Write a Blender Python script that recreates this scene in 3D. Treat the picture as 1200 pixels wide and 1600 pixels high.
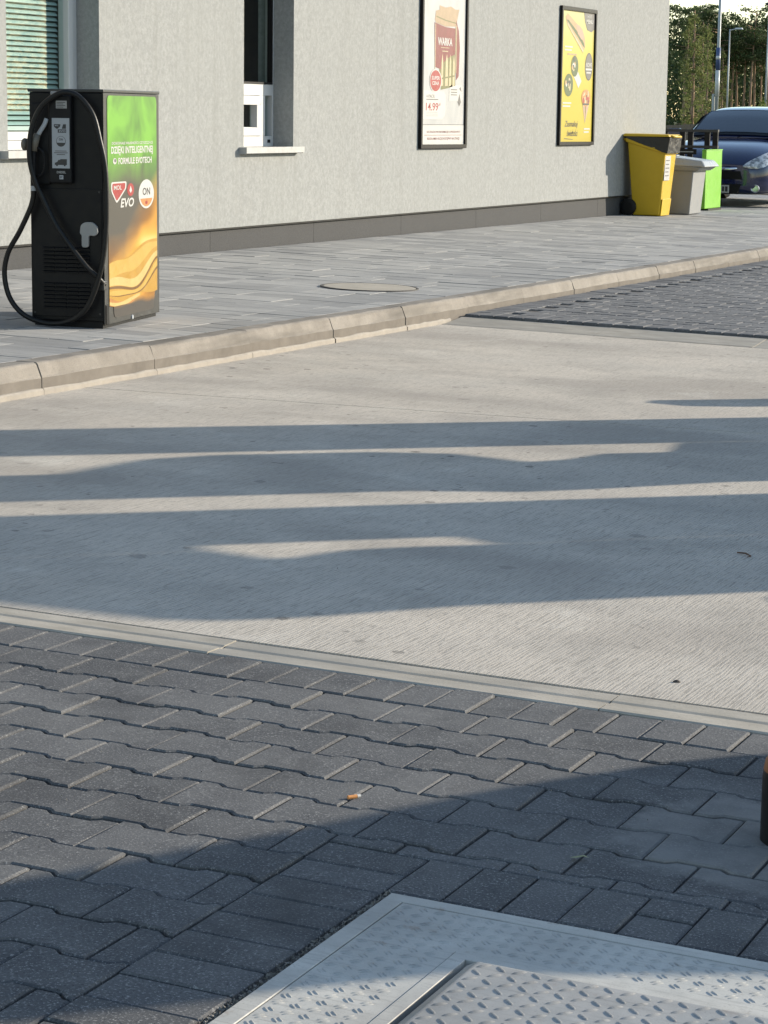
import bpy, bmesh, math, random
from mathutils import Vector, Matrix, Euler
random.seed(7)
for o in list(bpy.data.objects): bpy.data.objects.remove(o)
S = bpy.context.scene
COL = S.collection
# ------------------------------------------------------------------ camera
CAM_H = 1.3374; FPX = 3583.1; PITCH = .1715; ROLL = .0130; YAW = .4252
_fw = Vector((0, math.cos(PITCH), -math.sin(PITCH))); _rt = Vector((1, 0, 0)); _up = _rt.cross(_fw)
_r = math.cos(ROLL)*_rt + math.sin(ROLL)*_up; _u = -math.sin(ROLL)*_rt + math.cos(ROLL)*_up
_Rz = Matrix.Rotation(YAW, 3, 'Z')
CR, CU, CW = _Rz @ _r, _Rz @ _u, _Rz @ _fw
cd = bpy.data.cameras.new('camera'); cam = bpy.data.objects.new('camera', cd); COL.objects.link(cam)
cd.sensor_fit = 'HORIZONTAL'; cd.sensor_width = 36; cd.lens = FPX/1200*36; cd.clip_start = .05; cd.clip_end = 6000
m = Matrix((CR, CU, -CW)).transposed().to_4x4(); m.translation = (0, 0, CAM_H); cam.matrix_world = m
S.camera = cam
# ------------------------------------------------------------------ light
SUN_AZ = math.radians(45); SUN_EL = math.radians(18)        # azimuth from +X towards +Y
w = bpy.data.worlds.new('World'); S.world = w; w.use_nodes = True
nt = w.node_tree; bg = nt.nodes['Background']
sky = nt.nodes.new('ShaderNodeTexSky'); sky.sky_type = 'NISHITA'; sky.sun_disc = False
sky.sun_elevation = SUN_EL; sky.sun_rotation = math.radians(90)-SUN_AZ
sky.air_density = 1.0; sky.dust_density = .2; sky.ozone_density = .4
nt.links.new(sky.outputs[0], bg.inputs[0]); bg.inputs[1].default_value = .148
sd = bpy.data.lights.new('sun', 'SUN'); sd.energy = 4.5; sd.angle = math.radians(.45); sd.color = (1, .895, .735)
sun = bpy.data.objects.new('sun', sd); COL.objects.link(sun)
SV = Vector((math.cos(SUN_EL)*math.cos(SUN_AZ), math.cos(SUN_EL)*math.sin(SUN_AZ), math.sin(SUN_EL)))
sun.rotation_euler = (-SV).to_track_quat('-Z', 'Y').to_euler(); sun.location = (20, 20, 20)
S.render.engine = 'CYCLES'
S.view_settings.view_transform = 'Standard'; S.view_settings.look = 'None'; S.view_settings.gamma = 1
S.view_settings.use_curve_mapping = False; S.view_settings.exposure = .75
# ------------------------------------------------------------------ helpers
GY, GX, KZ = -.0071, -.02, .1418
def g(x, y): return GY*(y-4)+GX*x
def ext(y): return .0027*max(0, y-14)
def zs(x, y): return KZ+g(x, y)+ext(y)                        # pavement surface by the building
def zf(x, y): return .045+g(x, y)+ext(y)                      # far block paving
def in_view(p, mx=40, my=40):
    d = Vector(p)-Vector((0, 0, CAM_H)); z = d.dot(CW)
    if z < .2: return None
    x = 600+FPX*d.dot(CR)/z; y = 800-FPX*d.dot(CU)/z
    return z if -mx < x < 1200+mx and -my < y < 1600+my else None
def tag(o, label=None, cat=None, group=None, kind=None):
    if label: o['label'] = label
    if cat: o['category'] = cat
    if group: o['group'] = group
    if kind: o['kind'] = kind
    return o
def obj(name, data, parent=None, loc=(0, 0, 0), rot=(0, 0, 0)):
    o = bpy.data.objects.new(name, data); COL.objects.link(o); o.location = loc; o.rotation_euler = rot
    if parent: o.parent = parent
    return o
def empty(name, loc=(0, 0, 0), rz=0): return obj(name, None, None, loc, (0, 0, rz))
class MB:
    def __init__(s): s.v = []; s.f = []; s.mi = []; s.cur = 0
    def face(s, pts):
        n = len(s.v); s.v += [tuple(p) for p in pts]; s.f.append(tuple(range(n, n+len(pts)))); s.mi.append(s.cur)
    def add(s, vs, fs):
        n = len(s.v); s.v += [tuple(p) for p in vs]
        for f in fs: s.f.append(tuple(n+i for i in f)); s.mi.append(s.cur)
        return s
    def box(s, x0, x1, y0, y1, z0, z1):
        return s.add([(x0,y0,z0),(x1,y0,z0),(x1,y1,z0),(x0,y1,z0),(x0,y0,z1),(x1,y0,z1),(x1,y1,z1),(x0,y1,z1)],
              [(0,3,2,1),(4,5,6,7),(0,1,5,4),(1,2,6,5),(2,3,7,6),(3,0,4,7)])
    def frustum(s, b, t, z0, z1):            # b,t = (x0,x1,y0,y1)
        v = [(b[0],b[2],z0),(b[1],b[2],z0),(b[1],b[3],z0),(b[0],b[3],z0),(t[0],t[2],z1),(t[1],t[2],z1),(t[1],t[3],z1),(t[0],t[3],z1)]
        return s.add(v, [(0,3,2,1),(4,5,6,7),(0,1,5,4),(1,2,6,5),(2,3,7,6),(3,0,4,7)])
    def prism(s, poly, n0, n1, axis='z'):    # extrude a 2D polygon
        def P(a, b, c): return {'z': (a, b, c), 'y': (a, c, b), 'x': (c, a, b)}[axis]
        k = len(poly); v = [P(a, b, n0) for a, b in poly]+[P(a, b, n1) for a, b in poly]
        return s.add(v, [tuple(range(k))[::-1], tuple(range(k, 2*k))]+[(i, (i+1) % k, k+(i+1) % k, k+i) for i in range(k)])
    def tube(s, pts, r, n=10, caps=True):
        pts = [Vector(p) for p in pts]; rings = []; prev = None
        for i, p in enumerate(pts):
            t = (pts[min(i+1, len(pts)-1)]-pts[max(i-1, 0)]).normalized()
            a = prev if prev else (Vector((0, 0, 1)) if abs(t.z) < .9 else Vector((1, 0, 0)))
            e1 = (a-t*a.dot(t)).normalized(); e2 = t.cross(e1); prev = e1
            rr = r[i] if isinstance(r, (list, tuple)) else r
            rings.append([p+rr*(math.cos(2*math.pi*j/n)*e1+math.sin(2*math.pi*j/n)*e2) for j in range(n)])
        b = len(s.v)
        for q in rings: s.v += [tuple(x) for x in q]
        for i in range(len(pts)-1):
            for j in range(n):
                s.f.append((b+i*n+j, b+i*n+(j+1) % n, b+(i+1)*n+(j+1) % n, b+(i+1)*n+j)); s.mi.append(s.cur)
        if caps:
            s.f.append(tuple(b+j for j in range(n))[::-1]); s.mi.append(s.cur)
            s.f.append(tuple(b+(len(pts)-1)*n+j for j in range(n))); s.mi.append(s.cur)
        return s
    def lathe(s, prof, n=32, c=(0, 0, 0), axis='z'):
        b = len(s.v)
        for r, z in prof:
            for j in range(n):
                a = 2*math.pi*j/n; x, y = r*math.cos(a), r*math.sin(a)
                p = {'z': (x, y, z), 'x': (z, x, y), 'y': (x, z, y)}[axis]
                s.v.append((p[0]+c[0], p[1]+c[1], p[2]+c[2]))
        for i in range(len(prof)-1):
            for j in range(n): s.f.append((b+i*n+j, b+i*n+(j+1) % n, b+(i+1)*n+(j+1) % n, b+(i+1)*n+j)); s.mi.append(s.cur)
        return s
    def mesh(s, name, mats, smooth=False):
        me = bpy.data.meshes.new(name); me.from_pydata(s.v, [], s.f)
        for q in (mats if isinstance(mats, (list, tuple)) else [mats]): me.materials.append(q)
        me.polygons.foreach_set('material_index', s.mi)
        if smooth: me.polygons.foreach_set('use_smooth', [True]*len(s.f))
        me.update(); return me
    def build(s, name, mats, parent=None, loc=(0, 0, 0), rot=(0, 0, 0), smooth=False, bevel=0, seg=2, fixn=False):
        me = s.mesh(name, mats, smooth)
        if fixn or bevel:
            bm = bmesh.new(); bm.from_mesh(me)
            bmesh.ops.remove_doubles(bm, verts=bm.verts, dist=1e-5)
            bmesh.ops.recalc_face_normals(bm, faces=bm.faces); bm.to_mesh(me); bm.free()
        o = obj(name, me, parent, loc, rot)
        if bevel:
            md = o.modifiers.new('b', 'BEVEL'); md.width = bevel; md.segments = seg; md.limit_method = 'ANGLE'; md.angle_limit = .6
        return o
def smooth_curve(pts, n=8):
    P = [Vector(p) for p in pts]; out = []
    for i in range(len(P)-1):
        a, b, c, d = P[max(i-1, 0)], P[i], P[i+1], P[min(i+2, len(P)-1)]
        for k in range(n):
            t = k/n
            out.append(.5*((2*b)+(c-a)*t+(2*a-5*b+4*c-d)*t*t+(3*b-a-3*c+d)*t**3))
    out.append(P[-1]); return out
_tc = {}
def text_mb(s, size, bold=0, shear=0, xs=1.0):
    cu = bpy.data.curves.new('t', 'FONT'); cu.body = s; cu.size = size; cu.offset = bold; cu.shear = shear; cu.align_x = 'CENTER'; cu.align_y = 'CENTER'; cu.resolution_u = 3
    o = bpy.data.objects.new('t', cu); COL.objects.link(o)
    me = bpy.data.meshes.new_from_object(o.evaluated_get(bpy.context.evaluated_depsgraph_get()))
    v = [(p.co.x*xs, p.co.y) for p in me.vertices]; f = [tuple(p.vertices) for p in me.polygons]
    bpy.data.objects.remove(o); bpy.data.curves.remove(cu); bpy.data.meshes.remove(me)
    return v, f
class Print:
    """flat print laid on a plane: origin o, right vector r, up vector u, outward normal n"""
    def __init__(s, o, r, u): s.o, s.r, s.u = Vector(o), Vector(r), Vector(u); s.n = s.r.cross(s.u); s.mb = MB(); s.mats = []; s.lvl = 0
    def P(s, a, b, lift): return s.o+s.r*a+s.u*b+s.n*lift
    def mat(s, m):
        if m not in s.mats: s.mats.append(m)
        s.mb.cur = s.mats.index(m)
    def poly(s, pts, m, lift=.001): s.mat(m); s.mb.face([s.P(a, b, lift) for a, b in pts])
    def rect(s, a0, a1, b0, b1, m, lift=.001): s.poly([(a0, b0), (a1, b0), (a1, b1), (a0, b1)], m, lift)
    def ell(s, ca, cb, ra, rb, m, lift=.001, n=28, a0=0, a1=2*math.pi, rot=0):
        pts = []
        for i in range(n):
            t = a0+(a1-a0)*i/(n if a1-a0 > 6.2 else n-1); x, y = ra*math.cos(t), rb*math.sin(t)
            pts.append((ca+x*math.cos(rot)-y*math.sin(rot), cb+x*math.sin(rot)+y*math.cos(rot)))
        s.poly(pts, m, lift)
    def text(s, t, ca, cb, width, height, m, lift=.002, bold=0, shear=0):
        v, f = text_mb(t, 1, bold, shear)
        x0, x1 = min(p[0] for p in v), max(p[0] for p in v); y0, y1 = min(p[1] for p in v), max(p[1] for p in v)
        s.mat(m)
        s.mb.add([s.P(ca+((p[0]-x0)/(x1-x0)-.5)*width, cb+((p[1]-y0)/(y1-y0)-.5)*height, lift) for p in v], f)
    def build(s, name, parent): return s.mb.build(name, s.mats, parent)
# ------------------------------------------------------------------ materials
class M_:
    def __init__(s, name, base=(.5, .5, .5), rough=.6, metal=0, spec=.5):
        s.m = bpy.data.materials.new(name); s.m.use_nodes = True; s.t = s.m.node_tree; s.b = s.t.nodes['Principled BSDF']
        s.b.inputs['Base Color'].default_value = (*base, 1); s.b.inputs['Roughness'].default_value = rough
        s.b.inputs['Metallic'].default_value = metal; s.b.inputs['Specular IOR Level'].default_value = spec
        s._co = None; s.h = None
    def n(s, typ, **kw):
        x = s.t.nodes.new('ShaderNode'+typ)
        for k, v in kw.items():
            if k in x.inputs: x.inputs[k].default_value = v
            else: setattr(x, k, v)
        return x
    def l(s, a, b): s.t.links.new(a, b)
    def co(s, scale=(1, 1, 1), world=True, rot=(0, 0, 0)):
        src = s.n('NewGeometry').outputs['Position'] if world else s.n('TexCoord').outputs['Object']
        mp = s.n('Mapping'); mp.inputs['Scale'].default_value = scale; mp.inputs['Rotation'].default_value = rot
        s.l(src, mp.inputs[0]); return mp.outputs[0]
    def noise(s, scale, detail=4, rough=.6, st=(1, 1, 1), world=True, rot=(0, 0, 0), dist=0):
        x = s.n('TexNoise'); x.inputs['Scale'].default_value = scale; x.inputs['Detail'].default_value = detail
        x.inputs['Roughness'].default_value = rough; x.inputs['Distortion'].default_value = dist
        s.l(s.co(st, world, rot), x.inputs['Vector']); return x.outputs['Fac']
    def ramp(s, fac, stops, interp='LINEAR'):
        r = s.n('ValToRGB'); r.color_ramp.interpolation = interp; e = r.color_ramp.elements
        while len(e) < len(stops): e.new(.5)
        for q, (p, c) in zip(e, stops):
            q.position = p; q.color = (c, c, c, 1) if isinstance(c, (int, float)) else (*c, 1)
        s.l(fac, r.inputs[0]); return r.outputs[0]
    def mix(s, fac, a, b, mode='MIX'):
        x = s.n('Mix', data_type='RGBA', blend_type=mode); x.clamp_factor = True
        for i, v in ((0, fac), (6, a), (7, b)):
            if hasattr(v, 'is_linked'): s.l(v, x.inputs[i])
            else: x.inputs[i].default_value = v if i == 0 else (*v, 1)
        return x.outputs[2]
    def math(s, op, a, b=0):
        x = s.n('Math', operation=op)
        for i, v in ((0, a), (1, b)):
            if hasattr(v, 'is_linked'): s.l(v, x.inputs[i])
            else: x.inputs[i].default_value = v
        return x.outputs[0]
    def base(s, c): s.l(c, s.b.inputs['Base Color']); return s
    def rough(s, c): s.l(c, s.b.inputs['Roughness']); return s
    def bump(s, h, strength=.3, dist=.01):
        x = s.n('Bump'); x.inputs['Strength'].default_value = strength; x.inputs['Distance'].default_value = dist
        s.l(h, x.inputs['Height'])
        if s.h: s.l(s.h, x.inputs['Normal'])
        s.h = x.outputs[0]; s.l(s.h, s.b.inputs['Normal']); return s
    def rnd(s):        # one value per piece, single object or island of a joined mesh
        a = s.n('ObjectInfo').outputs['Random']; b = s.n('NewGeometry').outputs['Random Per Island']
        wn = s.n('TexWhiteNoise', noise_dimensions='1D'); s.l(s.math('ADD', s.math('MULTIPLY', a, 17.3), s.math('MULTIPLY', b, 91.7)), wn.inputs['W'])
        return wn.outputs['Value']
def simple(name, c, rough=.5, metal=0, var=.12, sc=20, bump=.0, spec=.5):
    q = M_(name, c, rough, metal, spec)
    n = q.noise(sc, 5, .65, world=False)
    q.base(q.mix(n, tuple(x*(1-var) for x in c), tuple(min(1, x*(1+var)) for x in c)))
    q.rough(q.ramp(q.noise(sc*2.3, 4, .6, world=False), [(.3, max(0, rough-.08)), (.7, min(1, rough+.1))]))
    if bump: q.bump(q.noise(sc*6, 3, world=False), bump, .004)
    return q.m
MT = {}
# stucco
q = M_('stucco', rough=.95, spec=.15)
n1 = q.noise(30, 5, .72, st=(1, 1, .9)); n2 = q.noise(1.1, 4, .6, st=(1, 1, .5)); n3 = q.noise(140, 3, .7)
c = q.mix(q.ramp(n1, [(.36, 0), (.64, 1)]), (.252, .258, .254), (.338, .345, .338))
c = q.mix(q.ramp(n2, [(.35, .0), (.7, .45)]), c, (.295, .303, .293))
c = q.mix(q.math('MULTIPLY', q.ramp(n3, [(.35, 1), (.55, 0)]), .35), c, (.19, .19, .18)); st_ = q.noise(1, 4, .6, st=(1, 9, .35)); c = q.mix(q.ramp(st_, [(.52, 0), (.70, .30)]), c, (.22, .222, .21)); q.base(c)
q.bump(n3, .25, .003).bump(n1, .2, .004); MT['stucco'] = q.m
# plinth
q = M_('plinth_render', rough=.85, spec=.25); n1 = q.noise(220, 3, .7); n2 = q.noise(3, 4)
q.base(q.mix(q.ramp(n1, [(.35, 0), (.65, 1)]), q.mix(n2, (.036, .036, .038), (.050, .050, .052)), (.080, .080, .080))); q.bump(n1, .3, .003); MT['plinth'] = q.m
# concrete slab, broom finished along Y
q = M_('broomed_concrete', rough=.9, spec=.2)
wv_ = q.n('TexWave', wave_type='BANDS', bands_direction='X'); wv_.inputs['Scale'].default_value = 29; wv_.inputs['Distortion'].default_value = 9; wv_.inputs['Detail'].default_value = 4; wv_.inputs['Detail Scale'].default_value = 2.2; wv_.inputs['Detail Roughness'].default_value = .7
q.l(q.co((1, .07, 1)), wv_.inputs['Vector'])
br = q.math('ADD', q.math('MULTIPLY', wv_.outputs['Fac'], .24), q.math('MULTIPLY', q.noise(1, 5, .85, st=(120, 16, 60)), .76)); br2 = q.noise(1, 3, .6, st=(46, .9, 2)); trk = q.noise(1, 4, .6, st=(.5, .9, 1)); pat = q.noise(2.3, 5, .7); bl = q.noise(.55, 5, .6); gr = q.noise(260, 3, .7)
bl2 = q.noise(1.0, 4, .65, st=(1.1, 1.5, 1))
c = q.mix(q.ramp(bl, [(.3, 0), (.7, 1)]), (.455, .408, .348), (.575, .522, .448))
c = q.mix(q.math('MULTIPLY', q.ramp(bl2, [(.42, 0), (.72, 1)]), .5), c, (.41, .385, .345))
c = q.mix(q.ramp(trk, [(.48, 0), (.62, .6)]), c, (.315, .285, .25))
c = q.mix(q.ramp(pat, [(.50, 0), (.68, .55)]), c, (.345, .315, .275)); c = q.mix(q.ramp(pat, [(.25, .5), (.42, 0)]), c, (.66, .625, .55))
c = q.mix(q.ramp(br, [(.34, .70), (.49, 0)]), c, (.24, .22, .19))
c = q.mix(q.ramp(br2, [(.26, .16), (.36, 0)]), c, (.30, .28, .25))
c = q.mix(q.math('MULTIPLY', q.ramp(gr, [(.34, 1), (.46, 0)]), .35), c, (.25, .235, .21))
# oil drips and scuffs
v = q.n('TexVoronoi', feature='F1'); v.inputs['Scale'].default_value = 5.2; v.inputs['Randomness'].default_value = 1; q.l(q.co((1, 1, 1)), v.inputs['Vector'])
dist = q.math('ADD', v.outputs['Distance'], q.math('MULTIPLY', q.math('SUBTRACT', q.noise(24, 4, .75), .5), .34))
wn = q.n('TexWhiteNoise', noise_dimensions='3D'); q.l(v.outputs['Color'], wn.inputs['Vector'])
size = q.math('MULTIPLY', q.math('POWER', wn.outputs['Value'], 3), .17)
spot = q.ramp(q.math('SUBTRACT', dist, size), [(.0, 1), (.025, 0)])
region = q.ramp(q.noise(.5, 2, .5), [(.40, 0), (.54, 1)])
c = q.mix(q.math('MULTIPLY', q.math('MULTIPLY', spot, region), .42), c, (.15, .14, .125))
v2 = q.n('TexVoronoi', feature='F1'); v2.inputs['Scale'].default_value = 13; q.l(q.co((1, 1, 1)), v2.inputs['Vector'])
w2 = q.n('TexWhiteNoise', noise_dimensions='3D'); q.l(v2.outputs['Color'], w2.inputs['Vector'])
d2 = q.math('SUBTRACT', q.math('ADD', v2.outputs['Distance'], q.math('MULTIPLY', q.math('SUBTRACT', q.noise(60, 3, .75), .5), .36)), q.math('MULTIPLY', q.math('POWER', w2.outputs['Value'], 3), .26))
reg2 = q.ramp(q.noise(.8, 3, .6), [(.48, 0), (.60, 1)])
c = q.mix(q.math('MULTIPLY', q.math('MULTIPLY', q.ramp(d2, [(0, 1), (.03, 0)]), reg2), .7), c, (.09, .085, .08))
scr = q.noise(1, 2, .5, st=(24, .35, 1), rot=(0, 0, .08)); c = q.mix(q.ramp(scr, [(.22, .55), (.27, 0)]), c, (.20, .19, .17))
q.base(c); q.bump(br, .55, .004).bump(br2, .05, .004).bump(gr, .2, .002); MT['concrete'] = q.m
# smoother cast concrete: drain strips
q = M_('cast_concrete', rough=.85, spec=.25); n1 = q.noise(6, 5, .65, st=(1, 2.5, 1)); n2 = q.noise(150, 3, .7); n3 = q.noise(1.7, 4)
c = q.mix(q.ramp(n1, [(.3, 0), (.72, 1)]), (.30, .272, .225), (.45, .412, .35)); c = q.mix(q.ramp(n3, [(.45, 0), (.7, .7)]), c, (.26, .248, .222))
c = q.mix(q.math('MULTIPLY', q.ramp(n2, [(.33, 1), (.45, 0)]), .5), c, (.24, .23, .21)); q.base(c); q.bump(n2, .2, .002).bump(n1, .15, .004); MT['cast'] = q.m
# kerb stone
q = M_('kerb_concrete', rough=.88, spec=.2); n1 = q.noise(5, 5, .65); n2 = q.noise(170, 3, .7); n3 = q.noise(1.2, 4, st=(1, .6, 5)); rr = q.rnd()
c = q.mix(q.ramp(n1, [(.3, 0), (.7, 1)]), (.185, .166, .144), (.29, .264, .232)); c = q.mix(q.math('MULTIPLY', q.ramp(n3, [(.5, 0), (.64, 1)]), .75), c, (.115, .105, .092))
c = q.mix(q.math('MULTIPLY', rr, .3), c, (.27, .245, .21)); c = q.mix(q.math('MULTIPLY', q.ramp(n2, [(.33, 1), (.46, 0)]), .45), c, (.11, .1, .09))
q.base(c); q.bump(n2, .25, .002).bump(n1, .2, .005); MT['kerb'] = q.m
MT['kerb_dirty'] = simple('dirty_kerb_face', (.172, .154, .134), .92, var=.35, sc=7, bump=.2, spec=.15)
MT['mortar'] = simple('pale_mortar', (.33, .30, .262), .95, var=.2, sc=18, bump=.3, spec=.1)
# dark pavers
def paver_mat(name, c0, c1, dust, damp, worn=None):
    q = M_(name, rough=.82, spec=.3); n4 = q.noise(2.6, 5, .7); n1 = q.noise(210, 2, .75); n2 = q.noise(9, 5, .6); n3 = q.noise(1.6, 4); rr = q.rnd()
    c = q.mix(rr, c0, c1); c = q.mix(q.ramp(n2, [(.4, 0), (.75, .35)]), c, dust)
    c = q.mix(q.ramp(n1, [(.58, 0), (.66, .8)]), c, tuple(x_*1.55 for x_ in dust)); c = q.mix(q.ramp(n1, [(.30, .8), (.42, 0)]), c, damp)
    c = q.mix(q.ramp(n3, [(.50, 0), (.72, .40)]), c, dust); c = q.mix(q.ramp(n4, [(.52, 0), (.70, .5)]), c, damp)
    if worn:
        vm = q.n('VectorMath', operation='DISTANCE'); q.l(q.n('NewGeometry').outputs['Position'], vm.inputs[0]); vm.inputs[1].default_value = worn
        dd = q.math('ADD', vm.outputs['Value'], q.math('MULTIPLY', q.math('SUBTRACT', n4, .5), .5)); c = q.mix(q.math('MULTIPLY', q.ramp(dd, [(.27, .85), (.33, 0)]), q.ramp(n2, [(.3, .3), (.6, 1)])), c, (.21, .205, .195))
    q.base(c); q.bump(n1, .35, .002).bump(n2, .12, .004); return q.m
MT['paver'] = paver_mat('graphite_paver', (.066, .067, .070), (.100, .100, .102), (.19, .187, .18), (.028, .028, .03), (-.97, 4.0, .02))
MT['paver_far'] = paver_mat('graphite_paver_far', (.085, .086, .090), (.135, .135, .138), (.22, .215, .21), (.05, .05, .05))
# joint sand
q = M_('joint_sand', rough=1, spec=.1); n1 = q.noise(240, 3, .7); n2 = q.noise(8, 4)
q.base(q.mix(n2, q.mix(n1, (.05, .048, .045), (.16, .15, .135)), (.12, .11, .10))); q.bump(n1, .8, .004); MT['sand'] = q.m
# pavement slabs in three greys
q = M_('pavement_slab', rough=.9, spec=.25); rr = q.rnd(); n1 = q.noise(220, 2, .7); n2 = q.noise(1, 5, .7, st=(3.2, 16, 1)); n3 = q.noise(.8, 4)
c = q.ramp(rr, [(0, (.225, .226, .224)), (.35, (.28, .279, .274)), (.7, (.325, .322, .312)), (1, (.38, .374, .36))])
c = q.mix(q.ramp(n2, [(.48, .0), (.68, .75)]), c, (.195, .195, .192)); c = q.mix(q.ramp(n2, [(.30, .5), (.44, 0)]), c, (.38, .372, .355)); c = q.mix(q.ramp(n3, [(.4, .0), (.7, .35)]), c, (.40, .388, .36))
c = q.mix(q.ramp(n1, [(.30, .55), (.42, 0)]), c, (.14, .14, .14)); q.base(c); q.bump(n1, .3, .002).bump(n2, .1, .003); MT['slab'] = q.m
# ground beyond
q = M_('rough_grass_ground', rough=1, spec=.1); n1 = q.noise(.4, 5); n2 = q.noise(9, 4)
q.base(q.mix(n2, q.mix(n1, (.05, .065, .025), (.10, .095, .05)), (.07, .075, .035))); q.bump(n2, .8, .05); MT['ground'] = q.m
# steels
def steel(name, a, b, rough, dirt):
    q = M_(name, rough=rough, metal=.0, spec=.45); n1 = q.noise(5, 5, .65); n2 = q.noise(1, 4, .6, st=(10, 120, 30), rot=(0, 0, .45)); n3 = q.noise(300, 2)
    c = q.mix(q.ramp(n1, [(.35, 0), (.7, 1)]), a, b); c = q.mix(q.ramp(n2, [(.30, .55), (.45, 0)]), c, dirt); c = q.mix(q.ramp(n3, [(.3, .5), (.42, 0)]), c, dirt)
    n5 = q.noise(2.2, 5, .7); n6 = q.noise(17, 4, .7); c = q.mix(q.ramp(n5, [(.46, 0), (.66, .65)]), c, dirt); c = q.mix(q.ramp(n6, [(.62, 0), (.74, .5)]), c, (.20, .135, .085))
    q.base(c); q.rough(q.ramp(n1, [(.3, rough-.1), (.7, rough+.15)])); q.bump(n3, .12, .001); return q.m
MT['frame_steel'] = steel('painted_tread_steel', (.40, .39, .355), (.54, .525, .48), .48, (.24, .23, .21))
MT['lid_steel'] = steel('galvanised_tread_steel', (.30, .295, .28), (.38, .372, .355), .42, (.17, .165, .155))
MT['galv'] = simple('galvanised_steel', (.34, .36, .37), .5, .2, var=.2, sc=6)
MT['black'] = simple('black_coated_steel', (.006, .006, .007), .42, var=.3, sc=9, spec=.22)
MT['black_plastic'] = simple('black_plastic', (.006, .006, .007), .5, var=.3, sc=14, spec=.25)
MT['rubber'] = simple('black_rubber', (.008, .008, .008), .42, var=.3, sc=25, spec=.3)
MT['grey_metal'] = simple('dark_grey_coated_steel', (.026, .026, .025), .42, var=.15, sc=9)
MT['silver'] = simple('silver_label', (.34, .36, .38), .45, var=.08, sc=14)
MT['grey_plastic'] = simple('grey_plastic', (.30, .30, .29), .5, var=.15, sc=18)
MT['beige'] = simple('worn_beige_plastic', (.14, .125, .10), .5, var=.3, sc=22)
MT['white'] = simple('white_upvc', (.55, .55, .545), .35, var=.05, sc=5)
MT['white_print'] = simple('white_print', (.42, .42, .41), .4, var=.04, sc=9)
MT['dark_print'] = simple('dark_print', (.03, .03, .032), .45, var=.2, sc=9)
MT['red_print'] = simple('red_print', (.26, .02, .022), .4, var=.12, sc=9)
MT['deepred'] = simple('deep_red_print', (.15, .018, .024), .4, var=.35, sc=7)
MT['gold_print'] = simple('tan_print', (.30, .21, .13), .4, var=.25, sc=14)
MT['cream_print'] = simple('cream_print', (.40, .34, .21), .4, var=.2, sc=14)
MT['olive_print'] = simple('olive_print', (.12, .115, .04), .4, var=.3, sc=14)
MT['green_print'] = simple('leaf_green_print', (.045, .075, .022), .4, var=.5, sc=26)
MT['pink_print'] = simple('ham_pink_print', (.38, .23, .17), .4, var=.2, sc=20)
MT['bread_print'] = simple('bread_print', (.34, .23, .12), .4, var=.22, sc=14)
MT['orange_print'] = simple('orange_print', (.38, .16, .05), .4, var=.25, sc=20)
MT['pale_grey_print'] = simple('pale_grey_print', (.28, .285, .29), .4, var=.1, sc=4)
MT['mid_grey_print'] = simple('mid_grey_print', (.10, .095, .098), .4, var=.15, sc=14)
MT['alu'] = simple('brushed_sill_metal', (.37, .37, .36), .5, 0, var=.3, sc=16)
MT['slat'] = simple('blind_slat', (.34, .43, .42), .45, var=.04, sc=5)
MT['interior'] = simple('dim_interior', (.06, .06, .055), .9, var=.3, sc=2)
MT['yellow_bin'] = simple('yellow_polyethylene', (.50, .325, .008), .45, var=.1, sc=7)
MT['bin_grey'] = simple('grey_polyethylene', (.215, .22, .225), .5, var=.1, sc=6)
MT['lid_grey'] = simple('pale_grey_lid', (.33, .333, .33), .3, var=.1, sc=6)
MT['lime'] = simple('lime_green_panel', (.15, .40, .022), .4, var=.06, sc=6)
MT['bag'] = simple('black_bin_bag', (.012, .012, .011), .5, var=.4, sc=25, bump=.25)
MT['navy'] = None
q = M_('navy_car_paint', (.006, .012, .058), .2, 0, .5); q.b.inputs['Coat Weight'].default_value = 1; q.b.inputs['Coat Roughness'].default_value = .06; MT['navy'] = q.m
q = M_('chrome', (.75, .76, .78), .12, 1); MT['chrome'] = q.m
q = M_('headlamp', (.62, .64, .65), .12, .2); q.b.inputs['Coat Weight'].default_value = 1; n1 = q.noise(16, 3, world=False); q.base(q.mix(q.ramp(n1, [(.4, 0), (.6, 1)]), (.22, .23, .24), (.72, .73, .74))); MT['lamp'] = q.m
def glass(name, tint, base):
    q = M_(name); tr = q.n('BsdfTransparent'); tr.inputs[0].default_value = (*tint, 1); gl = q.n('BsdfGlossy'); gl.inputs['Roughness'].default_value = .02; gl.inputs[0].default_value = (1, 1, 1, 1)
    fr = q.n('LayerWeight'); fac = q.math('ADD', q.math('MULTIPLY', q.math('POWER', fr.outputs['Facing'], 5), .8), base); mx = q.n('MixShader'); q.l(fac, mx.inputs[0]); q.l(tr.outputs[0], mx.inputs[1]); q.l(gl.outputs[0], mx.inputs[2])
    q.l(mx.outputs[0], q.t.nodes['Material Output'].inputs[0]); return q.m
MT['glass'] = glass('window_glass', (.80, .90, .88), .045)
MT['car_glass'] = glass('windscreen_glass', (.40, .48, .52), .17)
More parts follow.
